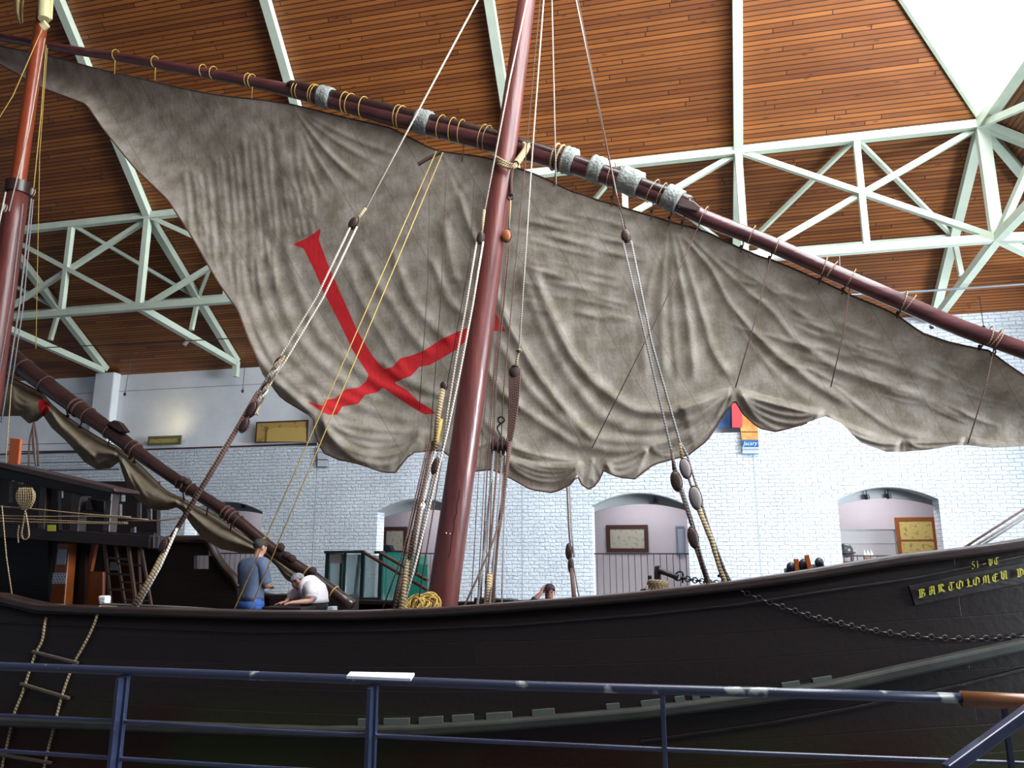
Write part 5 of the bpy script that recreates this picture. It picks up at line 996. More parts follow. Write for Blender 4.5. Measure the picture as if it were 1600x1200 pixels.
frame(230, 680, 283, 696, YW+.10, .06, mat('dark_olive_frame', (.10, .10, .06), .6), mapmat('olive_print', (.30, .25, .07), (.12, .11, .06), 6), 'small olive framed picture standing on the ledge behind the stern yard', 'framed_picture')
m = MB(); slab(m, [(418, 672), (430, 668), (478, 668), (478, 690), (416, 690)], YW+.085, .01); tag(m.build('map_panel', mapmat('golden_map_sheet', (.50, .34, .10), (.30, .22, .10), 7)), 'paler golden sheet mounted on the wide map on the ledge', 'map')
area('picture_light', P(255, 660, 17.6), P(255, 640, 18.3), .6, .2, 3.5, (1, .85, .5))
# poster on the right
def card(name, pts, Y, th, mt_, label=None, cat=None, parent=None):
    m = MB(); slab(m, pts, Y, th); return tag(m.build(name, mt_, parent), label, cat)
po = empty('hanging_banner', P(1172, 690, 17.85), 'narrow hanging banner with orange picture over blue lettering strip on the right wall', 'banner')
M_ = lambda n, c: mat(n, c, .6)
card('orange_panel', [(1150, 610), (1183, 610), (1185, 687), (1159, 687)], 17.93, .02, mat('orange_print', (.75, .26, .06), .6, var=.4, vscale=6), parent=po)
card('red_figures', [(1143, 626), (1152, 626), (1160, 650), (1160, 668), (1144, 668)], 17.91, .015, mapmat('red_white_print', (.55, .05, .06), (.7, .65, .7), 3), parent=po)
card('dark_line', [(1159, 674), (1184, 674), (1184, 675.4), (1159, 675.4)], 17.91, .01, M_('dark_line_ink', (.10, .04, .06)), parent=po)
card('blue_strip', [(1159, 687), (1185, 687), (1185.5, 699), (1160, 699)], 17.92, .02, M_('blue_print', (.02, .10, .26)), parent=po)
for k, (v0, v1, c) in enumerate(((699, 700.6, (.7, .8, .9)), (700.6, 702, (.12, .2, .3)), (702, 705, (.3, .35, .45)), (705, 708, (.5, .7, .8)), (708, 710, (.08, .2, .3)))):
    card('base_stripe', [(1160, v0), (1185.5, v0), (1185.5, v1), (1160, v1)], 17.92, .02, M_('banner_stripe_%s' % 'abcde'[k], c), parent=po)
tx = bpy.data.curves.new('banner_lettering', 'FONT'); tx.body = 'Jacary'; tx.size = .125; tx.extrude = .002; tx.shear = .3; tx.align_x = 'CENTER'
tx.materials.append(M_('pale_blue_print', (.5, .75, .9)))
t0 = bpy.data.objects.new('tmp_text', tx); COL.objects.link(t0); bpy.context.view_layer.update(); tme = bpy.data.meshes.new_from_object(t0.evaluated_get(bpy.context.evaluated_depsgraph_get())); bpy.data.objects.remove(t0)
to = bpy.data.objects.new('banner_lettering', tme); COL.objects.link(to); to.location = P(1172, 695.5, 17.905); to.rotation_euler = (pi/2, 0, 0); to.parent = po; to.matrix_parent_inverse = Matrix.Translation(-po.location)
card('blue_hanging', [(1118, 622), (1144, 622), (1144, 668), (1118, 668)], 18.05, .02, mat('deep_blue_print', (.03, .10, .28), .7, var=.4, vscale=5), 'deep blue panel showing behind the notch of the sail foot', 'panel')
wb_ = empty('wall_notice_board', P(503, 718, 17.9), 'small grey notice board under the left corner of the big sail', 'board')
for k, (v0, v1) in enumerate(((700, 706), (707, 717.5), (719, 729))): card('notice_strip', [(496, v0), (511, v0), (511.5, v1), (496, v1)], 17.93, .02, mat('pale_grey_print', (.48, .5, .55), .6) if k == 0 else bpy.data.materials['pale_grey_print'], parent=wb_)
card('board', [(495, 699), (512, 699), (512, 730), (495, 730)], 17.96, .02, M_('board_dark_line', (.08, .09, .12)), parent=wb_)
# spot lamps
for i, (u, v, l) in enumerate(((1023, 782, 'small black spot lamp under the vault of the middle arch'), (1354, 775, 'left black spot lamp under the vault of the right arch'), (1388, 774, 'right black spot lamp under the vault of the right arch'), (379, 789, 'small black spot lamp in the arch behind the stern yard'))):
    o = empty('spot_lamp', P(u, v, 18.6), l, 'lamp'); c = P(u, v+1, 18.4)
    m = MB(); m.tube([c+Vector((0, 0, .05)), c+Vector((.02, .0, -.06))], .05, 12); m.build('housing', IRON, o, smooth=True); m = MB(); m.tube([c+Vector((0, 0, .04)), c+Vector((0, 0, .16))], .01, 6); m.build('stem', IRON, o)
o = empty('spot_lamp', P(661, 789, 18.4), 'lit white spot lamp shining in the arch beside the mast', 'lamp'); c = P(661, 789, 18.4)
m = MB(); m.ell(c, (.055, .055, .055)); m.build('bulb', mat('lit_bulb', (1, 1, 1), .5, emis=(.9, .93, 1), estr=14), o, smooth=True); m = MB(); m.tube([c+Vector((0, .03, .03)), c+Vector((0, .05, .14))], .05, 12); m.build('housing', IRON, o, smooth=True)
# camera-like lamps on the roof ties
for u, v, Y, l in ((292, 535, 16.6, 'cream cylindrical spot fixed to the roof tie behind the furled sail'), (1457, 506, 17.5, 'round white security camera on the wall under the right roof frame')):
    o = empty('ceiling_spot', P(u, v, Y), l, 'lamp'); c = P(u, v, Y)
    m = MB(); m.tube([c+Vector((.05, 0, .09)), c+Vector((-.04, -.05, -.09))], .055, 14); m.build('housing', mat('cream_housing', (.6, .55, .5), .5), o, smooth=True)
    m = MB(); m.tube([c+Vector((-.04, -.05, -.085)), c+Vector((-.047, -.058, -.10))], .04, 14); m.build('lens', IRON, o, smooth=True)
    m = MB(); m.tube([c+Vector((.05, 0, .08)), c+Vector((.06, .1, .2))], .015, 6); m.build('bracket', STEEL, o)
# hanging bulbs
for u0, v0, u1, v1, l in ((204, 572, 195, 616, 'small dark lamp hanging on a wire beside the white pillar'), (384, 560, 379, 611, 'small dark lamp hanging on a wire left of the sail edge'), (1529, 452, 1537, 512, 'thin wire hanging from the pipe over the yard at the right')):
    o = empty('hanging_wire_lamp', P(u1, v1, 17.6), l, 'lamp'); q0 = P(u0, v0, 17.6); q0.z = 6.93; m = MB(); m.tube([q0, P(u1, v1, 17.6)], .008, 5); m.build('wire', IRON, o)
    m = MB(); m.ell(P(u1, v1, 17.6), (.035, .035, .05)); m.build('socket', IRON, o, smooth=True)
m = MB(); m.tube([P(-60, 552, 15.8), P(30, 545, 15.8), P(210, 537, 15.8), P(395, 527, 15.8), P(470, 523, 15.8)], .012, 6); tag(m.build('cable', IRON, smooth=True), 'thin black cable strung under the left ceiling', 'cable')
m = MB(); m.tube([P(1317, 456, 15.6), P(1322, 461, 15.6), P(1400, 458, 15.6), P(1600, 444, 15.6), P(1750, 434, 15.6)], .022, 8); tag(m.build('conduit', mat('galvanised_pipe', (.35, .38, .42), .3, metal=.7), smooth=2), 'grey conduit pipe under the ceiling behind the right end of the yard', 'pipe')
m = MB(); m.tube([P(1311, 373, 16.3), P(1313, 440, 16.3)], .007, 5); tag(m.build('thin_wire', mat('white_wire', (.7, .7, .7), .5)), 'thin white wire hanging from the white truss above the yard', 'wire')
# horizontal wall rails at the left
for v0, v1, r, l in ((706, 704, .018, 'thick dark rail across the left wall below the bundled sail'), (724, 721, .010, 'upper thin line across the left wall behind the stern'), (736, 733, .014, 'dark bar with end knobs above the stern rail'), (695, 691, .008, 'thin grey line high on the left wall behind the stern')):
    m = MB(); m.tube([P(10, v0, 17.4), P(186, v1, 17.4)], r, 6); tag(m.build('wall_rail', IRON, smooth=True), l, 'rail')
# orange board standing at left and hanging strop
m = MB(); slab(m, [(15, 684), (32, 686), (28, 726), (12, 726)], 9.5, .05); tag(m.build('orange_board', mat('matt_orange_wood', (.42, .09, .025), .6), bevel=.01), 'orange board standing on the stern deck at the left edge', 'board')
hs_ = empty('hanging_strop', P(53, 662, 10.6), 'dark double rope strop hanging below the furled sail over the stern', 'rope')
for u1, u2, mt_ in ((46, 45, ROPED), (51, 56, ROPED), (58, 60, ROPED), (54, 57, ROPEG)): m = MB(); m.tube(spline([P(53, 660, 10.6), P(u1, 690, 10.5), P(u2, 728, 10.4)], 4), .014, 6); m.build('strand', mt_, hs_, smooth=True)
# globe, ship model, cabinet in the right arch
gx = P(1321, 860, 18.9)
o = empty('globe', gx, 'dark globe on a four legged stand in the right arch', 'globe')
m = MB(); m.ell(gx, (.16, .16, .16), None, 20, 14); m.build('sphere', mat('dark_globe', (.035, .045, .05), .35, var=.5, vscale=8), o, smooth=True)
m = MB(); m.ring(gx-Vector((0, 0, .05)), (0, 0, 1), .20, .018, 24, 6); m.build('horizon_ring', BROWN, o, smooth=True)
for s_ in ((-.14, -.1), (.14, -.1), (-.14, .1), (.14, .1)): m = MB(); m.tube([gx+Vector((s_[0], s_[1], -.06)), gx+Vector((s_[0]*.8, s_[1]*.8, -.42))], .014, 8); m.build('leg', BROWN, o, smooth=True)
RB = mat('red_brown_cabinet', (.20, .05, .025), .4)
o = empty('cabinet', P(1335, 890, 19.0), 'low reddish brown display cabinet in the right arch', 'cabinet')
a, b = P(1307, 898, 18.85), P(1375, 877, 18.85); m = MB(); m.bx(a.x, b.x, 18.7, 19.3, ZF, b.z-.04); m.build('body', RB, o, bevel=.01); m = MB(); m.bx(a.x-.03, b.x+.03, 18.67, 19.33, b.z-.04, b.z); m.build('top', RB, o, bevel=.008)
sm_ = P(1358, 872, 18.9); zt_ = b.z
o = empty('ship_model', Vector((sm_.x, 18.9, zt_)), 'small pale wooden sailing ship model on the cabinet in the right arch', 'model')
m = MB(); L_ = .26
vs = []
for i in range(9):
    t = i/8*2-1; wd = .05*(1-t*t*.8); zz = .03*t*t
    vs += [(sm_.x+t*L_/2*1.0, 18.9-wd, zt_+.08+zz), (sm_.x+t*L_*.42, 18.9, zt_+.012), (sm_.x+t*L_/2, 18.9+wd, zt_+.08+zz)]
fs = []
for i in range(8):
    q = i*3; fs += [(q, q+3, q+4, q+1), (q+1, q+4, q+5, q+2), (q+2, q+5, q+3, q)]
m.add(vs, fs+[(0, 1, 2), (24, 26, 25)]); m.build('hull', mat('pale_model_wood', (.40, .22, .12), .5), o)
PW_ = mat('pale_model_sail', (.6, .57, .5), .8)
for dx in (-.07, 0, .07):
    m = MB(); m.tube([(sm_.x+dx, 18.9, zt_+.05), (sm_.x+dx-.01, 18.9, zt_+.30)], .004, 5); m.build('mast', bpy.data.materials['pale_model_wood'], o)
    m = MB(); m.prism([(sm_.x+dx-.035, 18.89, zt_+.12), (sm_.x+dx+.04, 18.88, zt_+.12), (sm_.x+dx-.02, 18.9, zt_+.27)], (0, .004, 0)); m.build('sail', PW_, o)
gc_ = empty('glass_case', P(1350, 850, 19.2), 'pale glass display case behind the globe in the right arch', 'case')
GLS = mat('case_glass', (.75, .82, .84), .1, trans=.0, alpha=.22); a, b = P(1303, 880, 19.4), P(1399, 827, 19.4)
a.z = ZF; m = MB(); m.bx(a.x, b.x, 19.4, 19.42, a.z, b.z); m.build('pane', GLS, gc_)
m = MB(); m.bx(a.x, b.x, 19.38, 19.44, b.z-.03, b.z); m.bx(b.x-.03, b.x, 19.38, 19.44, a.z, b.z); q = P(1350, 850, 19.4).z; m.bx(a.x, b.x, 19.38, 19.44, q, q+.02); m.build('frame', mat('grey_green_frame', (.35, .42, .40), .5), gc_)
# window and green panel in the left arch
m = MB(); slab(m, [(284, 812), (306, 812), (306, 843), (284, 843)], 20.5, .04); tag(m.build('window_2', mat('bright_window', (.8, .85, .95), .5, emis=(.75, .85, 1), estr=1.0)), kind='structure')
m = MB(); slab(m, [(328, 790), (346, 790), (347, 830), (330, 830)], 20.54, .06); tag(m.build('green_board', mat('green_panel_paint', (.25, .42, .18), .6)), 'green panel on the room wall in the arch behind the stern yard', 'panel')
# grey door right of the mast
m = MB(); slab(m, [(700, 874), (722, 874), (722, 940), (700, 940)], 20.3, .05); dr = tag(m.build('door_1', mat('grey_door', (.42, .42, .42), .6)), kind='structure')
# dark hat on a stand seen in the arch left of the mast
ht = empty('dark_hat', P(604, 860, 19.8), 'dark cocked hat shape in front of the framed map left of the mast', 'hat')
m = MB(); slab(m, [(596, 862), (613, 862), (609, 852), (600, 851), (596, 853)], 19.8, .25); m.build('crown', mat('navy_felt', (.012, .014, .03), .8), ht, bevel=.03); q_ = P(604, 861, 19.9); m = MB(); m.bx(q_.x-.02, q_.x+.02, 19.9, 19.94, ZF, q_.z); m.build('stand', IRON, ht)
# yellow lamp glint painted as a small slab at the bow rail
m = MB(); slab(m, [(1448, 863), (1456, 862), (1464, 862), (1462, 866), (1450, 867)], 8.2, .1); tag(m.build('yellow_glint', mat('bright_yellow_glint', (.9, .62, .18), .6)), 'yellow lamp glint painted as a small slab on the bow bulwark under the tall framed map', 'object')
# ------------------------------------------------------------------ gangway with green glass screens
DG = mat('dark_green_steel', (.012, .035, .035), .4); TG = mat('turquoise_glass', (.02, .42, .34), .25, alpha=.55); PG = mat('pale_blue_glass', (.30, .55, .58), .2, alpha=.5)
gw = empty('glass_screen', P(585, 950, 13.6), 'dark green framed glass screen of the stairway left of the mast', 'screen')
Yg = 13.5
def post(u, v0, v1, w_, nm='post', Y=Yg): a = P(u, v0, Y); b = P(u, v1, Y); b.z = -.02; m = MB(); m.bx(a.x-w_/2, a.x+w_/2, Y, Y+w_, b.z, a.z); m.build(nm, DG, gw)
for u, v0, w_ in ((512, 864, .08), (533, 880, .05), (539, 864, .04), (567, 864, .07), (595, 864, .07)): post(u, v0, 958, w_)
m = MB(); m.bar(P(508, 863, Yg), P(570, 862, Yg), .08, .05); m.build('head_rail', DG, gw)
m = MB(); m.bar(P(586, 863, Yg), P(600, 863, Yg), .08, .05); m.build('head_rail', DG, gw)
m = MB(); m.bar(P(535, 937, Yg), P(596, 937, Yg), .06, .08); m.build('foot_rail', DG, gw)
for u0, u1, v0 in ((516, 532, 880), (541, 565, 866), (570, 594, 868)):
    m = MB(); slab(m, [(u0, v0), (u1, v0), (u1, 936), (u0, 936)], Yg+.03, .02); m.build('pane', PG, gw)
m = MB(); slab(m, [(517, 865), (538, 865), (538, 880), (517, 880)], Yg+.02, .03); m.build('solid_panel', mat('taupe_panel', (.33, .29, .28), .6), gw)
m = MB(); m.bar(P(562, 867, Yg+.3), P(554, 935, Yg+.3), .05, .05); m.build('back_post', DG, gw)
g2 = empty('glass_screen', P(640, 950, 13.8), 'turquoise glass screen behind the ropes at the foot of the mast', 'screen')
m = MB(); slab(m, [(597, 863), (629, 863), (629, 939), (597, 939)], Yg+.1, .02); m.build('pane', TG, g2)
m = MB(); slab(m, [(629, 866), (668, 869), (668, 945), (629, 942)], Yg+.5, .02); m.build('pane', TG, g2)
m = MB(); slab(m, [(629, 880), (668, 882), (668, 945), (629, 942)], Yg+.45, .02); m.build('pane', mat('green_screen_glass', (.01, .30, .20), .3, alpha=.6), g2)
m = MB(); q1, q2 = P(597, 939, Yg), P(650, 940, Yg); m.bx(q1.x, q2.x, Yg+.08, Yg+.11, -.02, q1.z); m.build('foot_mesh', DG, g2)
HW = mat('brown_handrail', (.14, .05, .04), .3, coat=.4)
for a, b, l in (((570, 864), (668, 922), 'left sloping brown handrail of the stairway left of the mast'), ((594, 864), (668, 907), 'right sloping brown handrail of the stairway left of the mast')):
    m = MB(); m.tube([P(*a, Yg-.05), P(*b, Yg-.5)], .03, 10); tag(m.build('stair_handrail', HW, smooth=True), l, 'handrail')
m = MB(); m.bx(-10.5, 6.0, 13.0, 17.9, -.3, -.02); tag(m.build('floor_gangway', FLOORM), kind='structure')
m = MB(); m.ell(P(524, 945, 12.2), (.12, .1, .12)); tag(m.build('green_bundle', mat('green_cloth', (.01, .16, .09), .9), smooth=True), 'green cloth bundle behind the bulwark under the stern yard end', 'cloth')
m = MB(); slab(m, [(510, 948), (520, 948), (520, 956), (510, 956)], 10.2, .15); tag(m.build('pale_box', mat('pale_grey_blue', (.4, .5, .52), .6), bevel=.01), 'small pale box on the deck under the end of the stern yard', 'box')
# low dark deck house edge behind the men
m = MB(); slab(m, [(420, 929), (500, 930), (545, 931), (545, 985), (420, 985)], 11.6, .4); m.build('deck_coaming', DARKW, ship, bevel=.02)
m = MB(); slab(m, [(740, 934), (805, 938), (806, 962), (740, 962)], 12.2, .3); m.build('deck_coaming', DARKW, ship, bevel=.02)
# hatch the man leans on
ht_ = empty('deck_table', P(445, 950, 9.9), 'dark wooden deck table over which the white shirted man leans', 'table')
a = P(412, 948, 9.6); b = P(473, 948, 9.6); m = MB(); m.bx(a.x, b.x, 9.55, 10.3, a.z-.05, a.z); m.build('top', DARKW, ht_, bevel=.01)
for xx in (a.x+.08, b.x-.08):
    for yy_ in (9.62, 10.22): m = MB(); m.bx(xx-.03, xx+.03, yy_-.03, yy_+.03, .0, a.z-.05); m.build('leg', DARKW, ht_)
TZ = a.z
# ------------------------------------------------------------------ people
SKIN = mat('skin', (.50, .25, .18), .55, var=.08)
def skinobj(name, verts, edges, radii, mt_, parent=None, sub=2):
    me = bpy.data.meshes.new(name); me.from_pydata([tuple(v) for v in verts], edges, []); o = bpy.data.objects.new(name, me); COL.objects.link(o)
    md = o.modifiers.new('skin', 'SKIN'); md.use_smooth_shade = True
    for i, r in enumerate(radii): me.skin_vertices[0].data[i].radius = (r if isinstance(r, tuple) else (r, r))
    for i in range(len(verts)): me.skin_vertices[0].data[i].use_root = (i == 0)
    s_ = o.modifiers.new('sub', 'SUBSURF'); s_.levels = sub; s_.render_levels = sub
    me.materials.append(mt_)
    if parent is not None: o.parent = parent; o.matrix_parent_inverse = Matrix.Translation(-parent.location)
    return o
class Fig:
    def __init__(s): s.n = {}; s.v = []; s.r = []; s.e = []
    def pt(s, k, p, r, to=None):
        s.n[k] = len(s.v); s.v.append(Vector(p)); s.r.append(r)
        if to is not None: s.e.append((s.n[to], s.n[k]))
    def sub(s, keys, grow):
        ks = [k for k in keys]; ix = {s.n[k]: i for i, k in enumerate(ks)}
        return [s.v[s.n[k]] for k in ks], [(ix[a], ix[b]) for a, b in s.e if a in ix and b in ix], [s.r[s.n[k]]+grow if not isinstance(s.r[s.n[k]], tuple) else tuple(q+grow for q in s.r[s.n[k]]) for k in ks]
def hand(f, key, at, d, palm, curl=.5, side=1):
    """palm plus five unequal fingers"""
    d = Vector(d).normalized(); palm = Vector(palm).normalized(); x = d.cross(palm).normalized()*side
    f.pt(key+'_palm', Vector(at)+d*.05, .024, key)
    for i, (o_, l) in enumerate(((-.027, .065), (-.009, .075), (.009, .07), (.027, .055))):
        b = Vector(at)+d*.085+x*o_; k0 = '%s_f%d' % (key, i)
        f.pt(k0+'a', b, .010, key+'_palm'); f.pt(k0+'b', b+(d+palm*curl*.6).normalized()*l*.5, .009, k0+'a'); f.pt(k0+'c', b+(d+palm*curl*.6).normalized()*l*.5+(d*.6+palm*curl).normalized()*l*.5, .008, k0+'b')
    f.pt(key+'_t1', Vector(at)+d*.03-x*.035, .011, key+'_palm'); f.pt(key+'_t2', Vector(at)+d*.06-x*.055+palm*.015, .009, key+'_t1')
def headpts(f, neck_at, up_, face):
    up_ = Vector(up_).normalized(); face = Vector(face).normalized()
    f.pt('neck', neck_at, .055, 'chest_top'); f.pt('skull0', Vector(neck_at)+up_*.09+face*.015, (.066, .078), 'neck'); f.pt('skull1', Vector(neck_at)+up_*.155+face*.01, (.078, .092), 'skull0'); f.pt('skull2', Vector(neck_at)+up_*.215-face*.005, (.066, .078), 'skull1')
    f.pt('nose', Vector(neck_at)+up_*.125+face*.108, .013, 'skull1')
    return Vector(neck_at)+up_*.16
def face_bits(parent, c, up_, face, hairmat, cap=False, hair_low=.0):
    up_ = Vector(up_).normalized(); face = Vector(face).normalized(); side = face.cross(up_).normalized(); M = Matrix((side, face, up_)).transposed()
    for s_ in (-1, 1):
        m = MB(); m.ell(c+side*(s_*.082)-up_*.02-face*.005, (.012, .022, .034), M, 10, 7); m.build('ear', SKIN, parent, smooth=True)
        m = MB(); m.ell(c+side*(s_*.032)+face*.088-up_*.01, (.014, .008, .009), M, 10, 7); m.build('eye', mat('dark_eye', (.03, .02, .02), .3), parent, smooth=True)
    m = MB(); m.ell(c+face*.082-up_*.075, (.026, .010, .007), M, 10, 6); m.build('mouth', mat('lips', (.35, .12, .10), .6), parent, smooth=True)
    m = MB(); nu, nv = 22, 9; vs = []; fs = []
    for i in range(nv+1):
        for j in range(nu):
            a = 2*pi*j/nu; back = (1-cos(a-0))/2 if False else (1-sin(a))/2; lim = pi*(.36+.30*back+hair_low); t = lim*i/nv
            q = Vector((.088*sin(t)*cos(a), .102*sin(t)*sin(a), .092*cos(t)))*(1+.015*sin(a*7+i)); vs.append(c+Vector(up_)*.012+M @ q)
    for i in range(nv):
        for j in range(nu): fs.append((i*nu+j, (i+1)*nu+j, (i+1)*nu+(j+1) % nu, i*nu+(j+1) % nu))
    m.add(vs, fs); h_ = m.build('cap' if cap else 'hair', hairmat, parent, smooth=2)
    so = h_.modifiers.new('t', 'SOLIDIFY'); so.thickness = .012
    return h_
def garment(name, mt_, parent, spine, tubes):
    """torso rings (point, side axis, front axis, half width, half depth) plus limb tubes, one mesh"""
    m = MB(); n = 20; k0 = 0
    for i, (p, sx, fx, a, b) in enumerate(spine):
        for j in range(n):
            t = 2*pi*j/n; q = 2.0/2.5; cx = abs(cos(t))**q*(1 if cos(t) > 0 else -1); cy = abs(sin(t))**q*(1 if sin(t) > 0 else -1)
            m.v.append(tuple(Vector(p)+Vector(sx).normalized()*a*cx*(1+.02*sin(5*t+i))+Vector(fx).normalized()*b*cy))
        if i:
            for j in range(n): m.face(((i-1)*n+j, (i-1)*n+(j+1) % n, i*n+(j+1) % n, i*n+j))
    m.face(list(range(n))[::-1]); m.face([(len(spine)-1)*n+j for j in range(n)])
    for pts, r in tubes: m.tube(spline(pts, 4), list(np.interp(np.linspace(0, 1, (len(pts)-1)*4+1), np.linspace(0, 1, len(r)), r)), 12)
    return m.build(name, mt_, parent, smooth=2)
# man in the blue shirt, seen from behind
def person_root(loc, label): return empty('person', loc, label, 'person')
c0 = P(402, 868, 9.8); gx_, gy_ = c0.x, 9.8; up0 = Vector((0, 0, 1))
r1 = person_root((gx_, gy_, 0.02), 'standing man seen from behind in a grey blue T-shirt and blue jeans')
fc = Vector((.35, .94, -.25)); sd = Vector((.94, -.35, 0)).normalized(); f = Fig(); base = Vector((gx_-.05, gy_, 0))
f.pt('pelvis', base+up0*.93, (.15, .12)); f.pt('waist', base+up0*1.06, (.145, .11), 'pelvis'); f.pt('chest', base+up0*1.27+fc*.0, (.175, .125), 'waist'); f.pt('chest_top', base+up0*1.41+Vector((.02, 0, 0)), (.13, .10), 'chest')
hd = headpts(f, base+up0*1.50+Vector((.04, .03, 0)), Vector((.08, .12, 1)), fc)
for s_, n_ in ((-1, 'l'), (1, 'r')):
    sh = base+up0*1.40+sd*(s_*.19); el = sh+sd*(s_*.05)+Vector((0, .06, -.27)); wr_ = el+sd*(-s_*.10)+Vector((0, .23, -.02))
    f.pt('sh'+n_, sh, .062, 'chest_top'); f.pt('ua'+n_, sh.lerp(el, .55), .052, 'sh'+n_); f.pt('el'+n_, el, .043, 'ua'+n_); f.pt('fa'+n_, el.lerp(wr_, .5), .038, 'el'+n_); f.pt('wr'+n_, wr_, .027, 'fa'+n_); hand(f, 'wr'+n_, wr_, wr_-el, (0, 0, -1), .6, s_)
    hp_ = base+up0*.86+sd*(s_*.09); kn = base+up0*.48+sd*(s_*.11)+fc*.02; an = base+up0*.12+sd*(s_*.12)
    f.pt('hp'+n_, hp_, .10, 'pelvis'); f.pt('th'+n_, hp_.lerp(kn, .5), .085, 'hp'+n_); f.pt('kn'+n_, kn, .06, 'th'+n_); f.pt('ca'+n_, kn.lerp(an, .4), .055, 'kn'+n_); f.pt('an'+n_, an, .04, 'ca'+n_); f.pt('he'+n_, an-up0*.07, .04, 'an'+n_); f.pt('to'+n_, an-up0*.075+Vector((.03, .16, 0)), .032, 'he'+n_)
skinobj('body', f.v, f.e, f.r, SKIN, r1)
BSH = mat('grey_blue_cotton', (.085, .115, .20), .85, bump=.4, bscale=10, var=.12, vscale=6); JEAN = mat('blue_denim', (.03, .10, .36), .85, bump=.3, bscale=25)
fp = Vector((.35, .94, 0)); S_ = lambda z, a, b, dx=0, dy=0: (base+up0*z+Vector((dx, dy, 0)), sd, fp, a, b)
G_ = lambda k: f.v[f.n[k]]
garment('t_shirt', BSH, r1, [S_(.93, .185, .15), S_(1.0, .18, .145), S_(1.1, .175, .14), S_(1.25, .20, .15), S_(1.36, .222, .145), S_(1.43, .225, .12, .01, .01), S_(1.485, .16, .095, .02, .02), S_(1.515, .078, .08, .03, .025)], [([G_('sh'+k).lerp(G_('chest_top'), .5), G_('sh'+k)+up0*.0, G_('ua'+k), G_('el'+k)+up0*.03], [.09, .088, .08, .075]) for k in 'lr'])
v_, e_, q_ = f.sub(['pelvis', 'hpl', 'thl', 'knl', 'cal', 'anl', 'hpr', 'thr', 'knr', 'car', 'anr'], .014); garment('jeans', JEAN, r1, [S_(.80, .19, .15), S_(.88, .195, .155), S_(.99, .175, .14)], [([G_('hp'+k), G_('th'+k), G_('kn'+k), G_('ca'+k), G_('an'+k)], [.11, .1, .082, .075, .07]) for k in 'lr'])
face_bits(r1, hd, (.08, .12, 1), fc, mat('dark_grey_hair', (.035, .032, .035), .7, bump=.6, bscale=60, var=.4, vscale=30), hair_low=.06)
# man in the white shirt leaning over the table
hpos = P(463, 908, 10.05); r2_ = person_root((P(490, 950, 10.1).x, 10.1, .02), 'grey haired man in a white shirt bending forward over the deck')
hip = Vector((P(490, 950, 10.1).x, 10.12, .93)); f = Fig(); S = P(480, 917, 10.08)
f.pt('pelvis', hip, (.15, .13)); f.pt('waist', hip.lerp(S, .38)+Vector((.035, 0, .03)), (.14, .125), 'pelvis'); f.pt('chest', hip.lerp(S, .72)+Vector((.03, 0, .04)), (.15, .13), 'waist'); f.pt('chest_top', S+Vector((-.02, 0, -.01)), (.115, .10), 'chest')
fc2 = Vector((-.72, -.30, -.62)).normalized(); up2_ = Vector((-.62, -.1, .80)).normalized(); hd = headpts(f, hpos-up2_*.15+Vector((.03, 0, 0)), up2_, fc2)
# near arm: elbow right-low, forearm to the left
elr = P(486, 939, 9.85); wrr = P(462, 941, 9.72); shr = P(487, 920, 9.90)
ell_ = P(452, 935, 10.2); wrl = P(446, 943, 10.0); shl = P(470, 922, 10.22)
for n_, sh, el, wr_, s_ in (('r', shr, elr, wrr, 1), ('l', shl, ell_, wrl, -1)):
    wr_.z = max(wr_.z, TZ+.03); el.z = max(el.z, TZ+.05)
    f.pt('sh'+n_, sh, .065, 'chest_top'); f.pt('ua'+n_, sh.lerp(el, .55), .055, 'sh'+n_); f.pt('el'+n_, el, .042, 'ua'+n_); f.pt('fa'+n_, el.lerp(wr_, .5), .037, 'el'+n_); f.pt('wr'+n_, wr_, .026, 'fa'+n_); hand(f, 'wr'+n_, wr_, wr_-el if n_ == 'r' else Vector((-1, -.2, -.1)), (0, 0, -1), .35, s_)
    hp_ = hip+Vector((0, s_*-.09, -.07)); kn = Vector((hip.x-.05, hip.y-s_*.11, .48)); an = Vector((hip.x+.03, hip.y-s_*.12, .12))
    f.pt('hp'+n_, hp_, .10, 'pelvis'); f.pt('th'+n_, hp_.lerp(kn, .5), .085, 'hp'+n_); f.pt('kn'+n_, kn, .06, 'th'+n_); f.pt('ca'+n_, kn.lerp(an, .4), .055, 'kn'+n_); f.pt('an'+n_, an, .04, 'ca'+n_); f.pt('he'+n_, an-up0*.07, .04, 'an'+n_); f.pt('to'+n_, an-up0*.075+Vector((-.16, 0, 0)), .032, 'he'+n_)
skinobj('body', f.v, f.e, f.r, SKIN, r2_)
ys = Vector((0.12, 1, 0)); G_ = lambda k: f.v[f.n[k]]
def ring_(a_, b_, t, w1, w2):
    p_ = a_.lerp(b_, t); ax = (b_-a_).normalized(); fx = ys.cross(ax); return (p_, ys, fx, w1, w2)
A_, B_, C_, D_ = G_('pelvis'), G_('waist'), G_('chest'), G_('chest_top'); E_ = G_('neck')
garment('shirt', mat('white_cotton', (.74, .70, .74), .85, bump=.6, bscale=9), r2_, [ring_(A_, B_, -.35, .20, .175), ring_(A_, B_, .2, .195, .165), ring_(A_, B_, 1, .195, .165), ring_(B_, C_, .6, .20, .16), ring_(C_, D_, .2, .205, .17), ring_(C_, D_, .8, .19, .15), ring_(D_, E_, .35, .12, .09), ring_(D_, E_, .7, .075, .072)], [([G_('sh'+k).lerp(G_('chest_top'), .6), G_('sh'+k), G_('ua'+k), G_('el'+k)+Vector((.0, 0, .035))], [.11, .10, .088, .08]) for k in 'lr'])
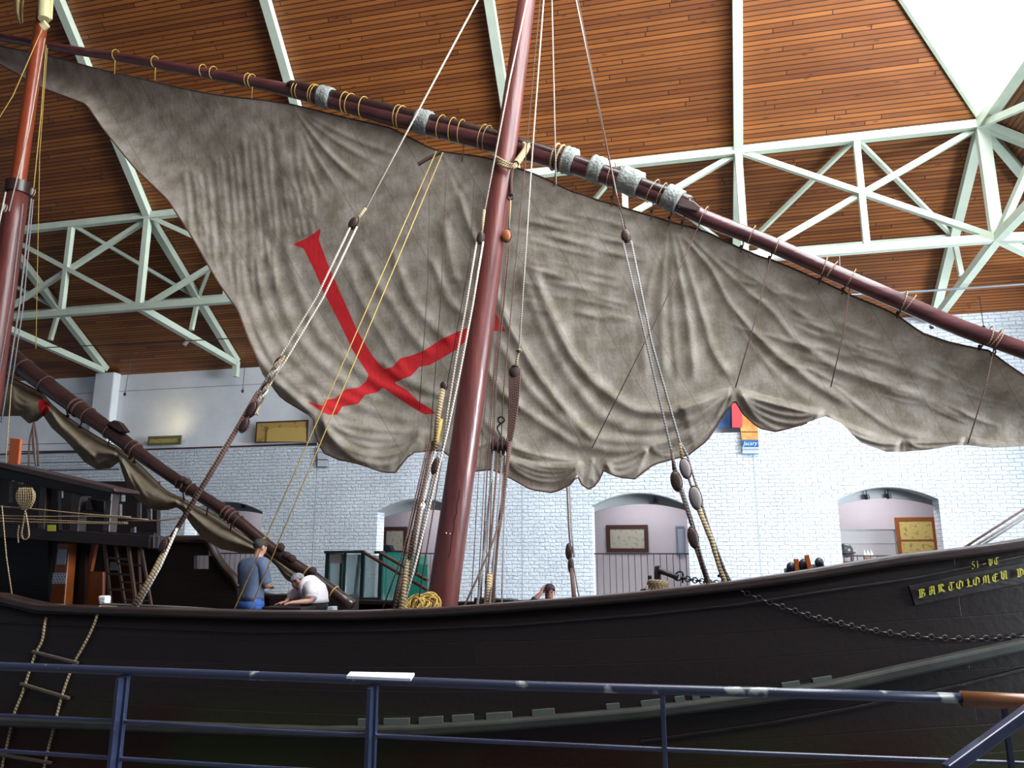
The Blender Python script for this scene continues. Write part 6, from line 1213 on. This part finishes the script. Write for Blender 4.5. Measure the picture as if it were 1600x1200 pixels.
v_, e_, q_ = f.sub(['pelvis', 'hpl', 'thl', 'knl', 'cal', 'anl', 'hpr', 'thr', 'knr', 'car', 'anr'], .016); garment('trousers', mat('dark_trousers', (.03, .03, .04), .85), r2_, [(hip-up0*.12, ys, Vector((1, 0, 0)), .19, .16), (hip, ys, Vector((1, 0, 0)), .185, .16), (hip+up0*.07, ys, Vector((1, 0, 0)), .17, .15)], [([G_('hp'+k), G_('th'+k), G_('kn'+k), G_('ca'+k), G_('an'+k)], [.11, .1, .082, .075, .07]) for k in 'lr'])
face_bits(r2_, hd, up2_, fc2, mat('grey_hair', (.26, .25, .26), .7, bump=.6, bscale=60, var=.4, vscale=30), hair_low=.02)
# person in the cap beyond the ship
h3 = P(857, 924, 11.7); r3 = person_root((h3.x+.03, 11.9, -.02), 'person in a dark cap holding a hand to the head beyond the bulwark'); f = Fig()
sh0 = h3+Vector((.03, .1, -.27)); pe = sh0+Vector((.02, .05, -.42))
f.pt('pelvis', pe, (.15, .12)); f.pt('waist', pe+up0*.13, (.14, .11), 'pelvis'); f.pt('chest', pe.lerp(sh0, .7), (.16, .12), 'waist'); f.pt('chest_top', sh0, (.12, .1), 'chest')
fc3 = Vector((.15, -.95, -.1)); hd = headpts(f, h3+Vector((0, .03, -.15)), Vector((.05, 0, 1)), fc3)
el = P(833, 939, 11.5); wr_ = P(846, 926, 11.55); shl = sh0+Vector((-.18, 0, -.02))
f.pt('shl', shl, .06, 'chest_top'); f.pt('ual', shl.lerp(el, .55), .05, 'shl'); f.pt('ell', el, .045, 'ual'); f.pt('fal', el.lerp(wr_, .5), .04, 'ell'); f.pt('wrl', wr_, .027, 'fal'); hand(f, 'wrl', wr_, h3+Vector((-.08, -.02, .07))-wr_, (1, 0, 0), .5, 1)
shr = sh0+Vector((.18, 0, -.02)); er = shr+Vector((.05, -.05, -.26)); wq = er+Vector((-.1, -.2, .02)); f.pt('shr', shr, .06, 'chest_top'); f.pt('uar', shr.lerp(er, .5), .05, 'shr'); f.pt('elr', er, .043, 'uar'); f.pt('far', er.lerp(wq, .5), .038, 'elr'); f.pt('wrr', wq, .027, 'far'); hand(f, 'wrr', wq, wq-er, (0, 0, -1), .5, -1)
for s_, n_ in ((-1, 'l'), (1, 'r')):
    hp_ = pe+Vector((s_*.09, 0, -.05)); kn = hp_+Vector((s_*.03, -.38, -.03)); an = kn+Vector((0, .05, -.36)); an.z = max(an.z, .07)
    f.pt('hp'+n_, hp_, .1, 'pelvis'); f.pt('kn'+n_, kn, .062, 'hp'+n_); f.pt('an'+n_, an, .042, 'kn'+n_); f.pt('to'+n_, an+Vector((0, -.16, -.03)), .03, 'an'+n_)
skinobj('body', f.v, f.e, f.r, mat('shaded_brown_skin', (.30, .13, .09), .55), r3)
v_, e_, q_ = f.sub(['pelvis', 'waist', 'chest', 'chest_top', 'shl', 'ual', 'ell', 'fal', 'shr', 'uar', 'elr', 'far'], .016); skinobj('jacket', v_, e_, q_, mat('navy_jacket', (.012, .014, .04), .8), r3)
v_, e_, q_ = f.sub(['pelvis', 'hpl', 'knl', 'anl', 'hpr', 'knr', 'anr'], .014); skinobj('trousers', v_, e_, q_, bpy.data.materials['dark_trousers'], r3)
cp_ = face_bits(r3, hd, Vector((.05, 0, 1)), fc3, mat('dark_plum_cap', (.05, .02, .035), .8), cap=True)
m = MB(); m.ell(hd+fc3*.11+up0*.035, (.07, .055, .010)); m.build('cap_peak', bpy.data.materials['dark_plum_cap'], r3, smooth=True)
# bench carrying that person
bn = empty('bench', (h3.x, 11.95, 0), 'low dark bench hidden behind the bulwark under the person in the cap', 'bench')
m = MB(); m.bx(h3.x-.4, h3.x+.45, 11.75, 12.15, pe.z-.2, pe.z-.15); m.build('seat', DARKW, bn)
for s_ in (-.35, .4): m = MB(); m.bx(h3.x+s_-.03, h3.x+s_+.03, 11.8, 12.1, -.02, pe.z-.2); m.build('leg', DARKW, bn)
# flag at the very top left
fg = empty('pennant', P(20, 20, 9.9), 'faded cream and navy pennant by the mizzen mast head', 'flag')
m = MB(); vs = []; n = 14
for i in range(n+1):
    t = i/n
    for j, (u0, v0) in enumerate(((12+t*24, -30), (20+t*18, -5+2*sin(t*6)), (24+t*12, 18+3*sin(t*5)), (30+t*6, 40-abs(t-.5)*10))): vs.append(P(u0, v0, 9.9+.05*sin(t*9+j)))
m.add(vs, [(i*4+j, (i+1)*4+j, (i+1)*4+j+1, i*4+j+1) for i in range(n) for j in range(3)])
fo = m.build('cloth', mapmat('pennant_cloth', (.45, .33, .15), (.04, .04, .06), 5), fg, smooth=True); so = fo.modifiers.new('t', 'SOLIDIFY'); so.thickness = .008
